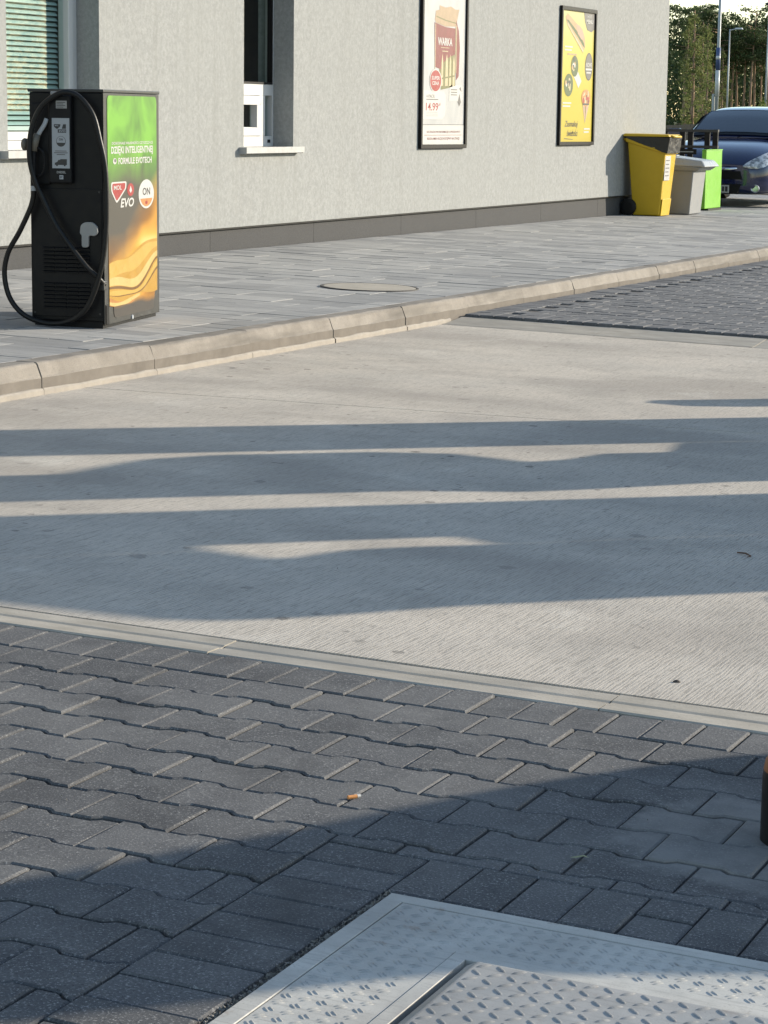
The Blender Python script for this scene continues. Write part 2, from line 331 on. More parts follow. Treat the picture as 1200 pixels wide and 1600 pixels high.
# bark, needles, leaves
q = M_('pine_bark', rough=.95, spec=.1); n1 = q.noise(3, 5, st=(3, 3, .5)); q.base(q.mix(q.ramp(n1, [(.35, 0), (.65, 1)]), (.20, .13, .085), (.42, .29, .20))); MT['bark'] = q.m
def leaf(name, a, b, tr=.25):
    q = M_(name, rough=.7, spec=.2); rr = q.rnd(); n1 = q.noise(.7, 3); c = q.mix(q.ramp(n1, [(.35, 0), (.65, 1)]), a, b); c = q.mix(q.math('MULTIPLY', rr, .6), c, tuple(x*1.5 for x in b)); q.base(c)
    t = q.n('BsdfTranslucent'); q.l(c, t.inputs[0]); mx = q.n('MixShader'); mx.inputs[0].default_value = tr
    q.l(q.b.outputs[0], mx.inputs[1]); q.l(t.outputs[0], mx.inputs[2]); q.l(mx.outputs[0], q.t.nodes['Material Output'].inputs[0]); return q.m
MT['needles'] = leaf('pine_needles', (.035, .055, .022), (.075, .10, .038)); MT['birch'] = leaf('drooping_leaves', (.085, .11, .035), (.17, .19, .065), .4)
MT['shrub'] = leaf('shrub_leaves', (.07, .10, .02), (.15, .19, .04), .35)
MT['wood'] = simple('weathered_fence_boards', (.20, .155, .115), .9, var=.4, sc=6)
# ================================================================== SETTING
TILT = (math.atan(GY), -math.atan(GX), 0)
def sheet(name, poly, zf_, m, kind='structure', th=.05, parent=None):
    b = MB(); k = len(poly)
    top = [(x, y, zf_(x, y)) for x, y in poly]; bot = [(x, y, z-th) for x, y, z in top]
    b.add(top+bot, [tuple(range(k)), tuple(range(k, 2*k))[::-1]]+[(k+i, k+(i+1) % k, (i+1) % k, i) for i in range(k)])
    o = b.build(name, m, parent, fixn=True)
    if kind: tag(o, kind=kind)
    return o
R_ = 3000
gm = MB(); gm.face([(-R_, -R_, -.62), (R_, -R_, -.62), (R_, R_, -.62), (-R_, R_, -.62)])
tag(gm.build('ground', MT['ground']), kind='structure')
# ---- concrete apron: bed plus two slabs with a sawn joint between them
apron = sheet('concrete_apron', [(-5.6, 4.95), (14, 4.95), (14, 13.2), (-5.6, 13.2)], lambda x, y: g(x, y)-.03, MT['sand'])
jy = lambda x: 9.047+.1664*(x+5.549)
sheet('concrete_slab', [(-5.618, 4.926), (14, 4.926), (14, jy(14)-.006), (-5.618, jy(-5.618)-.006)], g, MT['concrete'], None, .026, apron)
sheet('concrete_slab', [(-5.618, jy(-5.618)+.004), (14, jy(14)+.004), (14, 13.234), (-5.618, 13.234)], g, MT['concrete'], None, .026, apron)
# ---- drain strips of cast pieces
def strip(name, prof, x0, n, L, zfun, m):
    top = empty(name); tag(top, kind='structure')
    for i in range(n):
        a, b = x0+i*L+.002, x0+(i+1)*L-.002
        jz = random.uniform(-.0015, .0015); mb = MB(); k = len(prof)
        v = [(a, y, zfun(a, y)+z+jz) for y, z in prof]+[(b, y, zfun(b, y)+z+jz) for y, z in prof]
        mb.add(v, [(j, k+j, k+j+1, j+1) for j in range(k-1)]+[tuple(range(k)), tuple(range(k, 2*k))[::-1], (0, k-1, 2*k-1, k)])
        mb.build('channel_piece', m, top, fixn=True)
    return top
strip('drain_channel', [(4.760, -.08), (4.760, -.002), (4.765, .0015), (4.818, .0005), (4.826, -.0025), (4.842, -.003), (4.852, .0), (4.908, .001), (4.914, -.003), (4.914, -.08)], -5.62, 12, 1.0, g, MT['cast'])
strip('ramp_channel', [(13.242, -.08), (13.242, .0), (13.262, .004), (13.275, .001), (13.56, .026), (13.585, .026), (13.585, -.08)], -5.615, 11, 1.0, g, MT['cast'])
# ---- paver meshes
def inset(poly, d):
    k = len(poly); out = []
    for i in range(k):
        a, b, c = Vector(poly[i-1]), Vector(poly[i]), Vector(poly[(i+1) % k])
        e1 = (b-a).normalized(); e2 = (c-b).normalized(); n1 = Vector((-e1.y, e1.x)); n2 = Vector((-e2.y, e2.x))
        bis = n1+n2; L = bis.length
        if L < 1e-4: out.append((b.x+n1.x*d, b.y+n1.y*d)); continue
        bis /= L; out.append(tuple(b+bis*(d/max(.35, bis.dot(n1)))))
    return out
def clip(poly, a, b, c):                       # keep a*x+b*y<=c
    out = []
    for i in range(len(poly)):
        p, q_ = poly[i], poly[(i+1) % len(poly)]; dp, dq = a*p[0]+b*p[1]-c, a*q_[0]+b*q_[1]-c
        if dp <= 0: out.append(p)
        if dp*dq < 0: t = dp/(dp-dq); out.append((p[0]+(q_[0]-p[0])*t, p[1]+(q_[1]-p[1])*t))
    res = []
    for p in out:
        if not res or math.dist(p, res[-1]) > 1e-4: res.append(p)
    if len(res) > 1 and math.dist(res[0], res[-1]) < 1e-4: res.pop()
    return res
def area(p): return .5*sum(p[i-1][0]*p[i][1]-p[i][0]*p[i-1][1] for i in range(len(p)))
def block(mb, poly, th, ch=.004, z=lambda x, y: 0):
    if area(poly) < 0: poly = poly[::-1]
    k = len(poly); ins = inset(poly, ch)
    v = [(x, y, z(x, y)-th) for x, y in poly]+[(x, y, z(x, y)-ch*.8) for x, y in poly]+[(x, y, z(x, y)) for x, y in ins]
    f = [tuple(2*k+i for i in range(k))]+[(i, (i+1) % k, k+(i+1) % k, k+i) for i in range(k)]+[(k+i, k+(i+1) % k, 2*k+(i+1) % k, 2*k+i) for i in range(k)]
    mb.add(v, f)
PX, PYI = .2025, .1515
def ibone(cx, cy):
    hl = PX/2-.0024; hw = .0808; wa = .0652; a, b = .0425, .0605
    half = [(-hl, -hw), (-b, -hw), (-a, -wa), (a, -wa), (b, -hw), (hl, -hw), (hl, hw), (b, hw), (a, wa), (-a, wa), (-b, hw), (-hl, hw)]
    return [(cx+x, cy+y) for x, y in half]
def rect(x0, x1, y0, y1): return [(x0, y0), (x1, y0), (x1, y1), (x0, y1)]
def lay(parent, name, polys, zfun, mat, limit, th=.022, ch=.004, jit=.0022, tilt=.006, extra_tilt=0):
    """polys = (shape key or None, cx, cy, polygon). Nearest visible ones are objects, the rest one joined part."""
    vis, rest = [], []
    for key, cx, cy, poly in polys:
        d = in_view((cx, cy, zfun(cx, cy)), 60, 60)
        (vis if d else rest).append((d or 0, key, cx, cy, poly))
    vis.sort(key=lambda t: t[0]); rest += vis[limit:]; vis = vis[:limit]; cache = {}
    for d, key, cx, cy, poly in vis:
        if key is None or key not in cache:
            mb = MB(); block(mb, [(x-cx, y-cy) for x, y in poly], th, ch); me = mb.mesh(name, mat)
            if key is not None: cache[key] = me
        else: me = cache[key]
        obj(name, me, parent, (cx, cy, zfun(cx, cy)+random.uniform(-jit, jit)),
            (TILT[0]+extra_tilt+random.uniform(-tilt, tilt), TILT[1]+random.uniform(-tilt, tilt), random.uniform(-.004, .004)))
    if rest:
        mb = MB()
        for d, key, cx, cy, poly in rest:
            j = random.uniform(-jit, jit)*.8; a, b = random.uniform(-tilt, tilt)*.7, random.uniform(-tilt, tilt)*.7
            block(mb, poly, th, ch, lambda x, y: zfun(x, y)+j+a*(x-cx)+b*(y-cy))
        tag(mb.build(name+'s_further_off', mat, parent), kind='stuff')
# ---- near block paving round the tank cover
near = sheet('block_paving', [(-5.6, -3), (6, -3), (6, 4.757), (-5.6, 4.757)], lambda x, y: g(x, y)-.0085, MT['sand'])
polys = []
XL, XR = -4.4, .6
x = -2.966-14*.1
while x < XR: polys.append(('h', x+.05, 4.666, rect(x+.002, x+.098, 4.578, 4.754))); x += .1
PLX, PLY = -1.515, 3.397                         # corner of the steel frame
CBX = PLX-.222; TBY = PLY+.212
i = 0
while True:
    cy = 4.4925-PYI*i
    if cy < 1.9: break
    off = -2.620 if i % 2 == 0 else -2.5187
    for j in range(-9, 17):
        cx = off+PX*(j+.5)
        p = ibone(cx, cy); key = 'i'
        if i == 0: p = [(x_, 4.572 if y_ > cy else y_) for x_, y_ in p]; p = [p[0], p[1], p[2], p[3], p[4], p[5], p[6], p[11]]; key = 'e'
        if not XL < cx < XR: continue
        ys = [t[1] for t in p]; xs = [t[0] for t in p]
        if max(xs) > CBX and min(ys) < TBY:      # meets the border courses
            if min(xs) >= CBX and max(ys) <= TBY: continue
            if cy < TBY-.05 or (min(xs) < CBX-.02 and cy < TBY):
                r2 = clip(clip(p, -1, 0, -CBX-.002), 0, -1, -TBY-.002)
                if len(r2) > 2 and abs(area(r2)) > .0008: polys.append((None, sum(t[0] for t in r2)/len(r2), sum(t[1] for t in r2)/len(r2), r2))
                p = clip(p, 1, 0, CBX-.002)
            else: p = clip(p, 0, -1, -TBY-.002)
            key = None
            if len(p) < 3 or abs(area(p)) < .0012: continue
            cx = sum(t[0] for t in p)/len(p); cy2 = sum(t[1] for t in p)/len(p)
            polys.append((key, cx, cy2, p)); continue
        polys.append((key, cx, cy, p))
    i += 1
y = TBY-.003
while y > 1.9:                                    # border course left of the frame
    polys.append(('b', CBX+.1005, y-.0525, rect(CBX+.002, CBX+.199, y-.1035, y-.0015))); y -= .105
x = CBX+.202; k = 0
while x < XR:                                     # border course beyond the frame
    if k == 4:
        polys.append((None, x+.05, TBY-.05, rect(x+.002, x+.101, TBY-.088, TBY-.003))); polys.append((None, x+.05, TBY-.14, rect(x+.002, x+.101, TBY-.196, TBY-.092)))
    else: polys.append(('t', x+.0515, TBY-.1, rect(x+.002, x+.101, TBY-.197, TBY-.003)))
    x += .103; k += 1
lay(near, 'paver', polys, g, MT['paver'], 290, th=.03)
# ---- far block paving
far = sheet('driveway_paving', [(-5.61, 13.6), (26, 13.6), (26, 14), (-5.61, 14)], lambda x, y: zf(x, y)-.012, MT['sand'], th=.1)
sheet('driveway_bed', [(-5.61, 14), (26, 14), (26, 60), (-5.61, 60)], lambda x, y: zf(x, y)-.0085, MT['sand'], None, .1, far)
polys = []
x = -5.605
while x < 1: polys.append(('h', x+.05, 13.69, rect(x+.002, x+.098, 13.592, 13.787))); x += .1
y = 13.79
while y < 30: polys.append(('v', -5.51, y+.05, rect(-5.607, -5.411, y+.002, y+.098))); y += .1
for i in range(0, 118):
    cy = 13.866+PYI*i
    for j in range(60):
        cx = -5.31+PX*(j+(0 if i % 2 else .5))
        if cx > -5.31+(cy-13.0)*.28+2.6: break
        polys.append(('i', cx, cy, ibone(cx, cy)))
lay(far, 'paver', polys, zf, MT['paver_far'], 290, th=.03, ch=.005, jit=.002, tilt=.008, extra_tilt=.0027)
# ---- kerb
kerb = empty('kerb'); tag(kerb, kind='structure')
KX = -5.619
for i in range(-5, 26):
    y0 = 8.6937+1.005*i+.002; y1 = y0+1.0015
    prof = [(KX-.013, -.12), (KX-.013, .074), (KX-.017, .080), (KX-.036, .131), (KX-.042, .1385), (KX-.050, .1418), (KX-.150, .1405), (KX-.158, .134), (KX-.158, -.12)]
    mb = MB(); k = len(prof); n = 9; dz = random.uniform(-.002, .002); dx = random.uniform(-.002, .002); sw = random.uniform(-.003, .003)
    rows = []
    for t in range(n+1):
        yy = y0+(y1-y0)*t/n
        rows.append([(x_+dx+sw*(t/n-.5)+random.uniform(-.002, .002), yy, z_+g(x_, yy)+ext(yy)+dz+random.uniform(-.0016, .0016)) for x_, z_ in prof])
    mb.add([p for r in rows for p in r], [(t*k+j, t*k+j+1, (t+1)*k+j+1, (t+1)*k+j) for t in range(n) for j in range(k-1)]+[tuple(range(k)), tuple(range(n*k, n*k+k))[::-1]])
    mb.mi = [1 if (f_ % (k-1) == 0 and f_ < n*(k-1)) else 0 for f_ in range(len(mb.f))]
    st = mb.build('kerb_stone', [MT['kerb'], MT['kerb_dirty']], kerb, fixn=True, bevel=.002)
    if y0 < 13.3:
        mb = MB(); rows = []
        y1m = min(y1, 13.40)
        for t in range(11):
            yy = y0+(y1m-y0)*t/10; w_ = random.uniform(-.003, .003); hh = .027+random.uniform(-.004, .004)
            rows.append([(KX-.016, yy, g(KX, yy)-.05), (KX+.002+w_, yy, g(KX, yy)-.05), (KX+.001+w_, yy, g(KX, yy)+hh*.7), (KX-.006, yy, g(KX, yy)+hh), (KX-.016, yy, g(KX, yy)+hh+.002)])
        mb.add([p for r in rows for p in r], [(t*5+j, t*5+j+1, (t+1)*5+j+1, (t+1)*5+j) for t in range(10) for j in range(4)])
        mb.build('mortar_bed', MT['mortar'], kerb, fixn=True)
# ---- pavement by the building
zp = lambda x, y: zs(x, y)-.004
pav = sheet('pavement', [(-9.1, 2), (KX-.157, 2), (KX-.157, 14), (-9.1, 14)], lambda x, y: zp(x, y)-.006, MT['sand'], th=.1)
sheet('pavement_bed', [(-9.1, 14), (KX-.157, 14), (KX-.157, 36), (-22, 36), (-22, 28.0), (-9.1, 28.0)], lambda x, y: zp(x, y)-.006, MT['sand'], None, .1, pav)
polys = []; y = 5.2; rs = random.Random(3)
while y < 35.5:
    d = rs.choice((.2, .25, .25, .3)); x = -8.91 if y < 28.15 else -15
    xe = KX-.166
    while x < xe-.06:
        L = rs.choice((.2, .3, .4, .5)); L = L if xe-x-L > .12 else xe-x
        polys.append(((d, round(L, 3)), x+L/2, y+d/2, rect(x+.0018, x+L-.0018, y+.0018, y+d-.0018))); x += L
    y += d
lay(pav, 'paving_slab', polys, zp, MT['slab'], 300, th=.02, ch=.0012, jit=.0016, tilt=.004, extra_tilt=0)
mb = MB(); y = 5.0                                # thin mortar line along the back of the kerb
while y < 30:
    n_ = y+.5; a, b = KX-.1665, KX-.157
    mb.face([(a, y, zp(a, y)-.0015), (b, y, zp(b, y)-.0005), (b, n_, zp(b, n_)-.0005), (a, n_, zp(a, n_)-.0015)]); y = n_
mb.build('mortar_line', MT['mortar'], pav)
# ---- steel tank cover: frame, tread ring, raised lid
cov = empty('tank_cover', (PLX, PLY, g(PLX, PLY))); cov.rotation_euler = TILT
tag(cov, 'grey steel tread-plate tank cover with raised lid set in dark block paving', 'tank cover')
FW, FH = 1.56, 1.56
def ring(x0, x1, y0, y1, w_, z0, z1, ch=0):
    mb = MB(); o_ = [(x0, y0), (x1, y0), (x1, y1), (x0, y1)]; i_ = [(x0+w_, y0+w_), (x1-w_, y0+w_), (x1-w_, y1-w_), (x0+w_, y1-w_)]
    oc = [(x0+ch, y0+ch), (x1-ch, y0+ch), (x1-ch, y1-ch), (x0+ch, y1-ch)]; ic = [(x0+w_-ch, y0+w_-ch), (x1-w_+ch, y0+w_-ch), (x1-w_+ch, y1-w_+ch), (x0+w_-ch, y1-w_+ch)]
    L = [[(a, b, z0) for a, b in o_], [(a, b, z1-ch) for a, b in o_], [(a, b, z1) for a, b in oc], [(a, b, z1) for a, b in ic], [(a, b, z1-ch) for a, b in i_], [(a, b, z0) for a, b in i_]]
    mb.add([p for r in L for p in r], [(r*4+j, r*4+(j+1) % 4, (r+1)*4+(j+1) % 4, (r+1)*4+j) for r in range(5) for j in range(4)]); return mb
ring(0, FW, -FH, 0, .034, -.05, .0042, .0012).build('edge_frame', MT['frame_steel'], cov, fixn=True)
ring(.036, FW-.036, -FH+.036, -.036, .166, -.05, .0035, .001).build('tread_border', MT['frame_steel'], cov, fixn=True)
ring(.204, FW-.204, -FH+.204, -.204, .026, -.05, .0055, .0008).build('inner_frame', MT['frame_steel'], cov, fixn=True)
def lens(mb, cx, cy, z, L, w_, h_, a):
    ca, sa = math.cos(a), math.sin(a); P = lambda x, y, zz: (cx+x*ca-y*sa, cy+x*sa+y*ca, z+zz)
    k = [(-L/2, 0), (-L*.22, -w_*.42), (L*.22, -w_*.42), (L/2, 0), (L*.22, w_*.42), (-L*.22, w_*.42)]
    mb.add([P(x, y, -.0005) for x, y in k]+[P(-L*.28, 0, h_*.8), P(0, 0, h_), P(L*.28, 0, h_*.8)],
           [(0, 1, 6), (1, 2, 7, 6), (2, 8, 7), (2, 3, 8), (3, 4, 8), (4, 7, 8), (4, 5, 6, 7), (5, 0, 6)])
mb = MB(); p_ = .0295; i = 0
yy = -.052
while yy > -FH+.05:
    j = 0; xx = .052+(p_/2 if i % 2 else 0)*0
    while xx < FW-.05:
        inr = .196 < xx < FW-.196 and -FH+.196 < yy < -.196
        if not inr:
            a = math.radians(-45 if (i+j) % 2 else 45); dx, dy = -math.sin(a), math.cos(a)
            for t in (-.0042, .0042): lens(mb, xx+dx*t, yy+dy*t, .0035, .023, .0066, .0019, a)
        xx += p_; j += 1
    yy -= p_; i += 1
tag(mb.build('tread_bars', MT['frame_steel'], cov, smooth=True), kind='stuff')
lx0, lx1, ly0, ly1 = .236, FW-.236, -FH+.236, -.236
mb = MB(); C_ = .030; Z_ = .022
mb.add([(lx0, ly0, -.03), (lx1, ly0, -.03), (lx1, ly1, -.03), (lx0, ly1, -.03), (lx0, ly0, .0), (lx1, ly0, .0), (lx1, ly1, .0), (lx0, ly1, .0),
        (lx0+C_, ly0+C_, Z_), (lx1-C_, ly0+C_, Z_), (lx1-C_, ly1-C_, Z_), (lx0+C_, ly1-C_, Z_)],
       [(8, 9, 10, 11), (4, 5, 9, 8), (5, 6, 10, 9), (6, 7, 11, 10), (7, 4, 8, 11), (0, 1, 5, 4), (1, 2, 6, 5), (2, 3, 7, 6), (3, 0, 4, 7)])
lid = mb.build('lid', MT['lid_steel'], cov, bevel=.004)
mb = MB(); p_ = .0290; yy = ly1-C_-.016; i = 0
while yy > ly0+C_+.012:
    xx = lx0+C_+.016; j = 0
    while xx < lx1-C_-.012:
        lens(mb, xx, yy, Z_, .030, .0105, .0028, math.radians(-45 if (i+j) % 2 else 45)); xx += p_; j += 1
    yy -= p_; i += 1
tag(mb.build('tread_studs', MT['lid_steel'], lid, smooth=True), kind='stuff')
mb = MB(); sr = random.Random(5)                   # loose grit in the slot beside the frame
for i in range(2600):
    t = sr.random(); a = (PLX-.012+sr.gauss(0, .004), PLY+.02-1.2*t) if sr.random() < .65 else (PLX+.9*t, PLY+.008+sr.gauss(0, .003))
    r_ = sr.uniform(.0015, .0045); z_ = g(*a)-.004+sr.uniform(-.004, .0025)
    vs = [(a[0]+sr.uniform(-r_, r_), a[1]+sr.uniform(-r_, r_), z_+sr.uniform(-r_, r_)) for _ in range(4)]
    mb.add(vs, [(0, 1, 2), (0, 2, 3), (0, 3, 1), (1, 3, 2)])
for i in range(1100):
    a = (sr.uniform(-3.4, -.6), sr.uniform(2.6, 4.7)) if i < 700 else (sr.uniform(-5.4, -.8), sr.uniform(4.95, 9.5))
    if a[0] > PLX and a[1] < PLY: continue
    r_ = sr.uniform(.0008, .0026); z_ = g(*a)+.001
    vs = [(a[0]+sr.uniform(-r_, r_), a[1]+sr.uniform(-r_, r_), z_+sr.uniform(-r_, r_)) for _ in range(4)]
    mb.add(vs, [(0, 1, 2), (0, 2, 3), (0, 3, 1), (1, 3, 2)])
MT['grit'] = simple('grit', (.22, .205, .18), .95, var=.5, sc=200)
tag(mb.build('grit', MT['grit']), 'loose grit scattered over the pavers and along the steel tank cover', 'grit', kind='stuff')
# ================================================================== BUILDING
WX = -8.913; BY0, BY1 = 1.0, 28.13; WZ0, WZ1 = .418, 4.6
bld = empty('station_building', (WX, BY1, zs(WX, BY1))); tag(bld, 'pale grey rendered filling station building with dark plinth and two windows', 'building')
B0 = Vector(bld.location)
def bpart(mb, name, m, parent=bld, **kw):
    if parent is bld: mb.v = [(x-B0.x, y-B0.y, z-B0.z) for x, y, z in mb.v]
    return mb.build(name, m, parent, **kw)
W1 = (13.375, 14.572, 1.045, 2.75); W2 = (16.807, 17.707, 1.045, 2.75); TH = .34
mb = MB()
cuts = [BY0, W1[0], W1[1], W2[0], W2[1], BY1]
for i, (a, b) in enumerate(zip(cuts, cuts[1:])):
    if i in (1, 3):
        mb.box(WX-TH, WX, a, b, WZ0, W1[2]); mb.box(WX-TH, WX, a, b, W1[3], WZ1)
    else: mb.box(WX-TH, WX, a, b, WZ0, WZ1)
mb.box(-22, WX-TH, BY1-.3, BY1, WZ0, WZ1); mb.box(-22, WX-TH, BY0, BY0+.3, WZ0, WZ1); mb.box(-22, -21.7, BY0+.3, BY1-.3, WZ0, WZ1)
bpart(mb, 'wall', MT['stucco'])
mb = MB(); mb.box(-22.2, WX+.25, BY0-.2, BY1+.25, WZ1, WZ1+.3); bpart(mb, 'roof', MT['grey_metal'])
yy = 16.28-1.88*8
while yy < BY1-.05:
    e = min(yy+1.876, BY1-.02)
    mb = MB(); mb.box(WX-.3, WX-.022, yy, e, -.1, WZ0-.001); bpart(mb, 'plinth_panel', MT['plinth']); yy += 1.88
mb = MB(); mb.box(-21.98, WX-.3, BY1-.28, BY1-.022, -.1, WZ0-.001); bpart(mb, 'plinth_panel', MT['plinth'])
mb = MB(); mb.box(WX-.02, WX+.004, BY0, BY1, WZ0-.013, WZ0-.0012); bpart(mb, 'plinth_shade_line', MT['black'])  # black strip standing in for the shadow gap above the plinth
FXP = WX-.192                                       # window frame plane
def win(name, W, zt, label):
    e = obj(name, None, bld, (0, 0, 0)); e['label'] = label; return e
def wpart(mb, name, m, e, **kw): mb.v = [(x-B0.x, y-B0.y, z-B0.z) for x, y, z in mb.v]; return mb.build(name, m, e, **kw)
def frame(mb, y0, y1, z0, z1, w_, x0, x1):
    mb.box(x0, x1, y0, y1, z0, z0+w_); mb.box(x0, x1, y0, y1, z1-w_, z1); mb.box(x0, x1, y0, y0+w_, z0+w_, z1-w_); mb.box(x0, x1, y1-w_, y1, z0+w_, z1-w_)
def sill(W, e, yo=0):
    mb = MB(); y0, y1 = W[0]-.075+yo, W[1]+.075+yo
    mb.box(FXP+.005, WX+.068, W[0]+.002, W[1]-.002, 1.046, 1.058); mb.box(WX+.0005, WX+.068, y0, y1, 1.044, 1.060); mb.box(WX+.060, WX+.070, y0-.003, y1+.003, 1.012, 1.0615)
    mb.box(WX+.0005, WX+.060, y0-.003, y0+.004, 1.006, 1.0612); mb.box(WX+.0005, WX+.060, y1-.004, y1+.003, 1.006, 1.0612)
    wpart(mb, 'sill', MT['alu'], e)
# window with the blind
e1 = win('window', W1, 0, 'window with lit horizontal blind slats behind the dispenser')
sill(W1, e1, -.02)
mb = MB(); frame(mb, W1[0], W1[1], 1.06, 2.75, .065, FXP-.07, FXP); frame(mb, W1[0]+.066, W1[1]-.066, 1.127, 2.683, .06, FXP-.075, FXP+.012); wpart(mb, 'frame', MT['white'], e1, bevel=.004)
mb = MB(); mb.face([(FXP-.033, W1[0]+.12, 1.18), (FXP-.033, W1[1]-.12, 1.18), (FXP-.033, W1[1]-.12, 2.63), (FXP-.033, W1[0]+.12, 2.63)]); wpart(mb, 'pane', MT['glass'], e1)
mb = MB(); mb.box(FXP-.22, FXP-.21, W1[0]-.1, W1[1]+.3, .8, 3.0); wpart(mb, 'room_backing', simple('green_room_wall', (.20, .25, .21), .9, var=.1, sc=3), e1)
mb = MB(); mb.box(FXP-.095, FXP-.08, W1[0]+.128, W1[1]-.128, 1.195, 1.225); wpart(mb, 'blind_rail', MT['white'], e1)
mb = MB(); sw_ = .033; n_ = 5
for k in range(n_+1):
    t = k/n_-.5; xx = t*sw_*math.cos(.86); zz = -t*sw_*math.sin(.86)+.0025*(1-4*t*t)
    mb.v += [(xx, 0, zz), (xx, .94, zz)]
mb.f = [(2*k, 2*k+1, 2*k+3, 2*k+2) for k in range(n_)]; mb.mi = [0]*n_
slat = mb.mesh('slat', MT['slat'], True); z = 1.245
while z < 2.66: obj('slat', slat, e1, (FXP-.087-B0.x, W1[0]+.128-B0.y, z-B0.z), (0, random.uniform(-.03, .03), 0)); z += .037
# pay-hatch window
e2 = win('window', W2, 0, 'narrow white window with dark glass above a small pay hatch')
sill(W2, e2, 0)
y0, y1 = W2[0], W2[1]; fx0, fx1 = FXP-.07, FXP
mb = MB()
mb.box(fx0, fx1, y1-.022, y1, 1.06, 2.75); mb.box(fx0, fx1, y0, y0+.06, 1.06, 2.75); mb.box(fx0, fx1, y0+.06, y1-.022, 1.06, 1.145); mb.box(fx0, fx1, y0+.06, y1-.022, 1.485, 1.578); mb.box(fx0, fx1, y0+.06, y1-.022, 2.69, 2.75)
mb.box(fx0, fx1, 17.46, 17.556, 1.145, 1.485); mb.box(fx0, fx1, y0+.06, 17.02, 1.145, 1.485)
wpart(mb, 'frame', MT['white'], e2, bevel=.003)
mb = MB(); frame(mb, 17.024, 17.457, 1.149, 1.481, .07, fx0+.01, FXP+.012); wpart(mb, 'hatch_frame', MT['white'], e2, bevel=.004)
mb = MB(); mb.face([(fx0+.024, 17.094, 1.219), (fx0+.024, 17.387, 1.219), (fx0+.024, 17.387, 1.411), (fx0+.024, 17.094, 1.411)]); wpart(mb, 'pane', MT['glass'], e2)
mb = MB(); mb.face([(fx0+.024, 17.556, 1.145), (fx0+.024, y1-.022, 1.145), (fx0+.024, y1-.022, 1.485), (fx0+.024, 17.556, 1.485)]); wpart(mb, 'pane', MT['glass'], e2)
mb = MB(); mb.face([(fx0+.024, y0+.06, 1.578), (fx0+.024, y1-.022, 1.578), (fx0+.024, y1-.022, 2.69), (fx0+.024, y0+.06, 2.69)]); wpart(mb, 'pane', MT['glass'], e2)
mb = MB(); frame(mb, y0+.06, y1-.022, 1.578, 2.69, .018, fx0+.03, FXP+.004); wpart(mb, 'gasket', MT['black_plastic'], e2)
mb = MB(); mb.box(FXP-.5, FXP-.49, y0-.6, y1+1.2, .8, 3.0); wpart(mb, 'room_backing', MT['interior'], e2)
mb = MB(); mb.box(FXP, FXP+.004, 17.60, 17.645, 1.09, 1.117); wpart(mb, 'intercom_button', MT['black_plastic'], e2)
# ================================================================== POSTERS
def poster(name, y0, y1, z0, z1, label, group, sheet_m):
    t = empty(name, (WX, (y0+y1)/2, z0)); tag(t, label, 'poster', group)
    H = z1-z0; Wd = y1-y0
    mb = MB(); frame(mb, -Wd/2, Wd/2, 0, H, .038, .0, .034); mb.build('frame', MT['black'], t, bevel=.004)
    mb = MB(); mb.box(.001, .014, -Wd/2+.036, Wd/2-.036, .036, H-.036); mb.build('sheet', sheet_m, t)
    return t, Print((.0145, -Wd/2, -z0), (0, 1, 0), (0, 0, 1))
MB.box_ = MB.box
q = M_('white_poster_paper', rough=.4); n1 = q.noise(2.2, 4, .6, world=False, st=(1, 1, .6), dist=1.5)
q.base(q.mix(q.ramp(n1, [(.3, 0), (.7, 1)]), (.30, .31, .32), (.40, .40, .40))); MT['paper_w'] = q.m
q = M_('yellow_poster_paper', rough=.4); sep = q.n('SeparateXYZ'); q.l(q.co((1, 1, 1), False), sep.inputs[0])
n1 = q.noise(3, 3, .6, world=False)
c = q.ramp(q.math('ADD', q.math('MULTIPLY', sep.outputs['Z'], .60), q.math('MULTIPLY', n1, .12)), [(.0, (.38, .29, .006)), (.40, (.40, .32, .012)), (.72, (.42, .365, .06)), (1, (.44, .41, .20))]); q.base(c); MT['paper_y'] = q.m
Y1a, Y1b = 20.36, 21.50
t1, P = poster('wall_poster', Y1a, Y1b, 1.02, 2.78, 'white framed wall poster showing red drink cans, nearer to the pay hatch', None, MT['paper_w'])
sh_ = lambda y: y-Y1a
def pp(pts): return [(sh_(a), b) for a, b in pts]
P.rect(.036, Y1b-Y1a-.036, 1.056, 1.245, MT['white_print']); P.rect(.036, Y1b-Y1a-.036, 1.247, 1.252, MT['mid_grey_print'])
# pack of cans
P.poly(pp([(20.69, 2.25), (20.71, 2.33), (20.80, 2.345), (20.80, 2.385), (20.95, 2.37), (21.08, 2.385), (21.20, 2.36), (21.29, 2.365), (21.25, 2.28), (21.22, 2.20), (20.95, 2.19), (20.71, 2.22)]), MT['gold_print'])
P.poly(pp([(20.72, 2.285), (20.95, 2.255), (21.22, 2.235), (21.22, 2.225), (20.95, 2.243), (20.72, 2.272)]), MT['olive_print'], .0014)
P.poly(pp([(20.68, 2.22), (20.95, 2.185), (21.20, 2.18), (21.20, 1.93), (21.05, 1.90), (20.92, 1.85), (20.86, 1.78), (20.70, 1.80)]), MT['deepred'], .0016)
P.poly(pp([(21.215, 2.26), (21.29, 2.16), (21.32, 2.0), (21.30, 1.72), (21.235, 1.68), (21.225, 2.0)]), MT['deepred'], .0014)
P.poly(pp([(20.80, 1.83), (21.02, 1.91), (21.20, 1.95), (21.22, 1.63), (21.02, 1.60), (20.86, 1.585)]), MT['olive_print'], .0012)
for a, w_ in ((20.86, .05), (20.96, .07), (21.06, .05), (21.145, .055)):
    P.poly(pp([(a, 1.62), (a+w_, 1.625), (a+w_*.9, 1.86), (a+w_*.5, 1.93), (a+w_*.1, 1.85)]), MT['cream_print'], .0018)
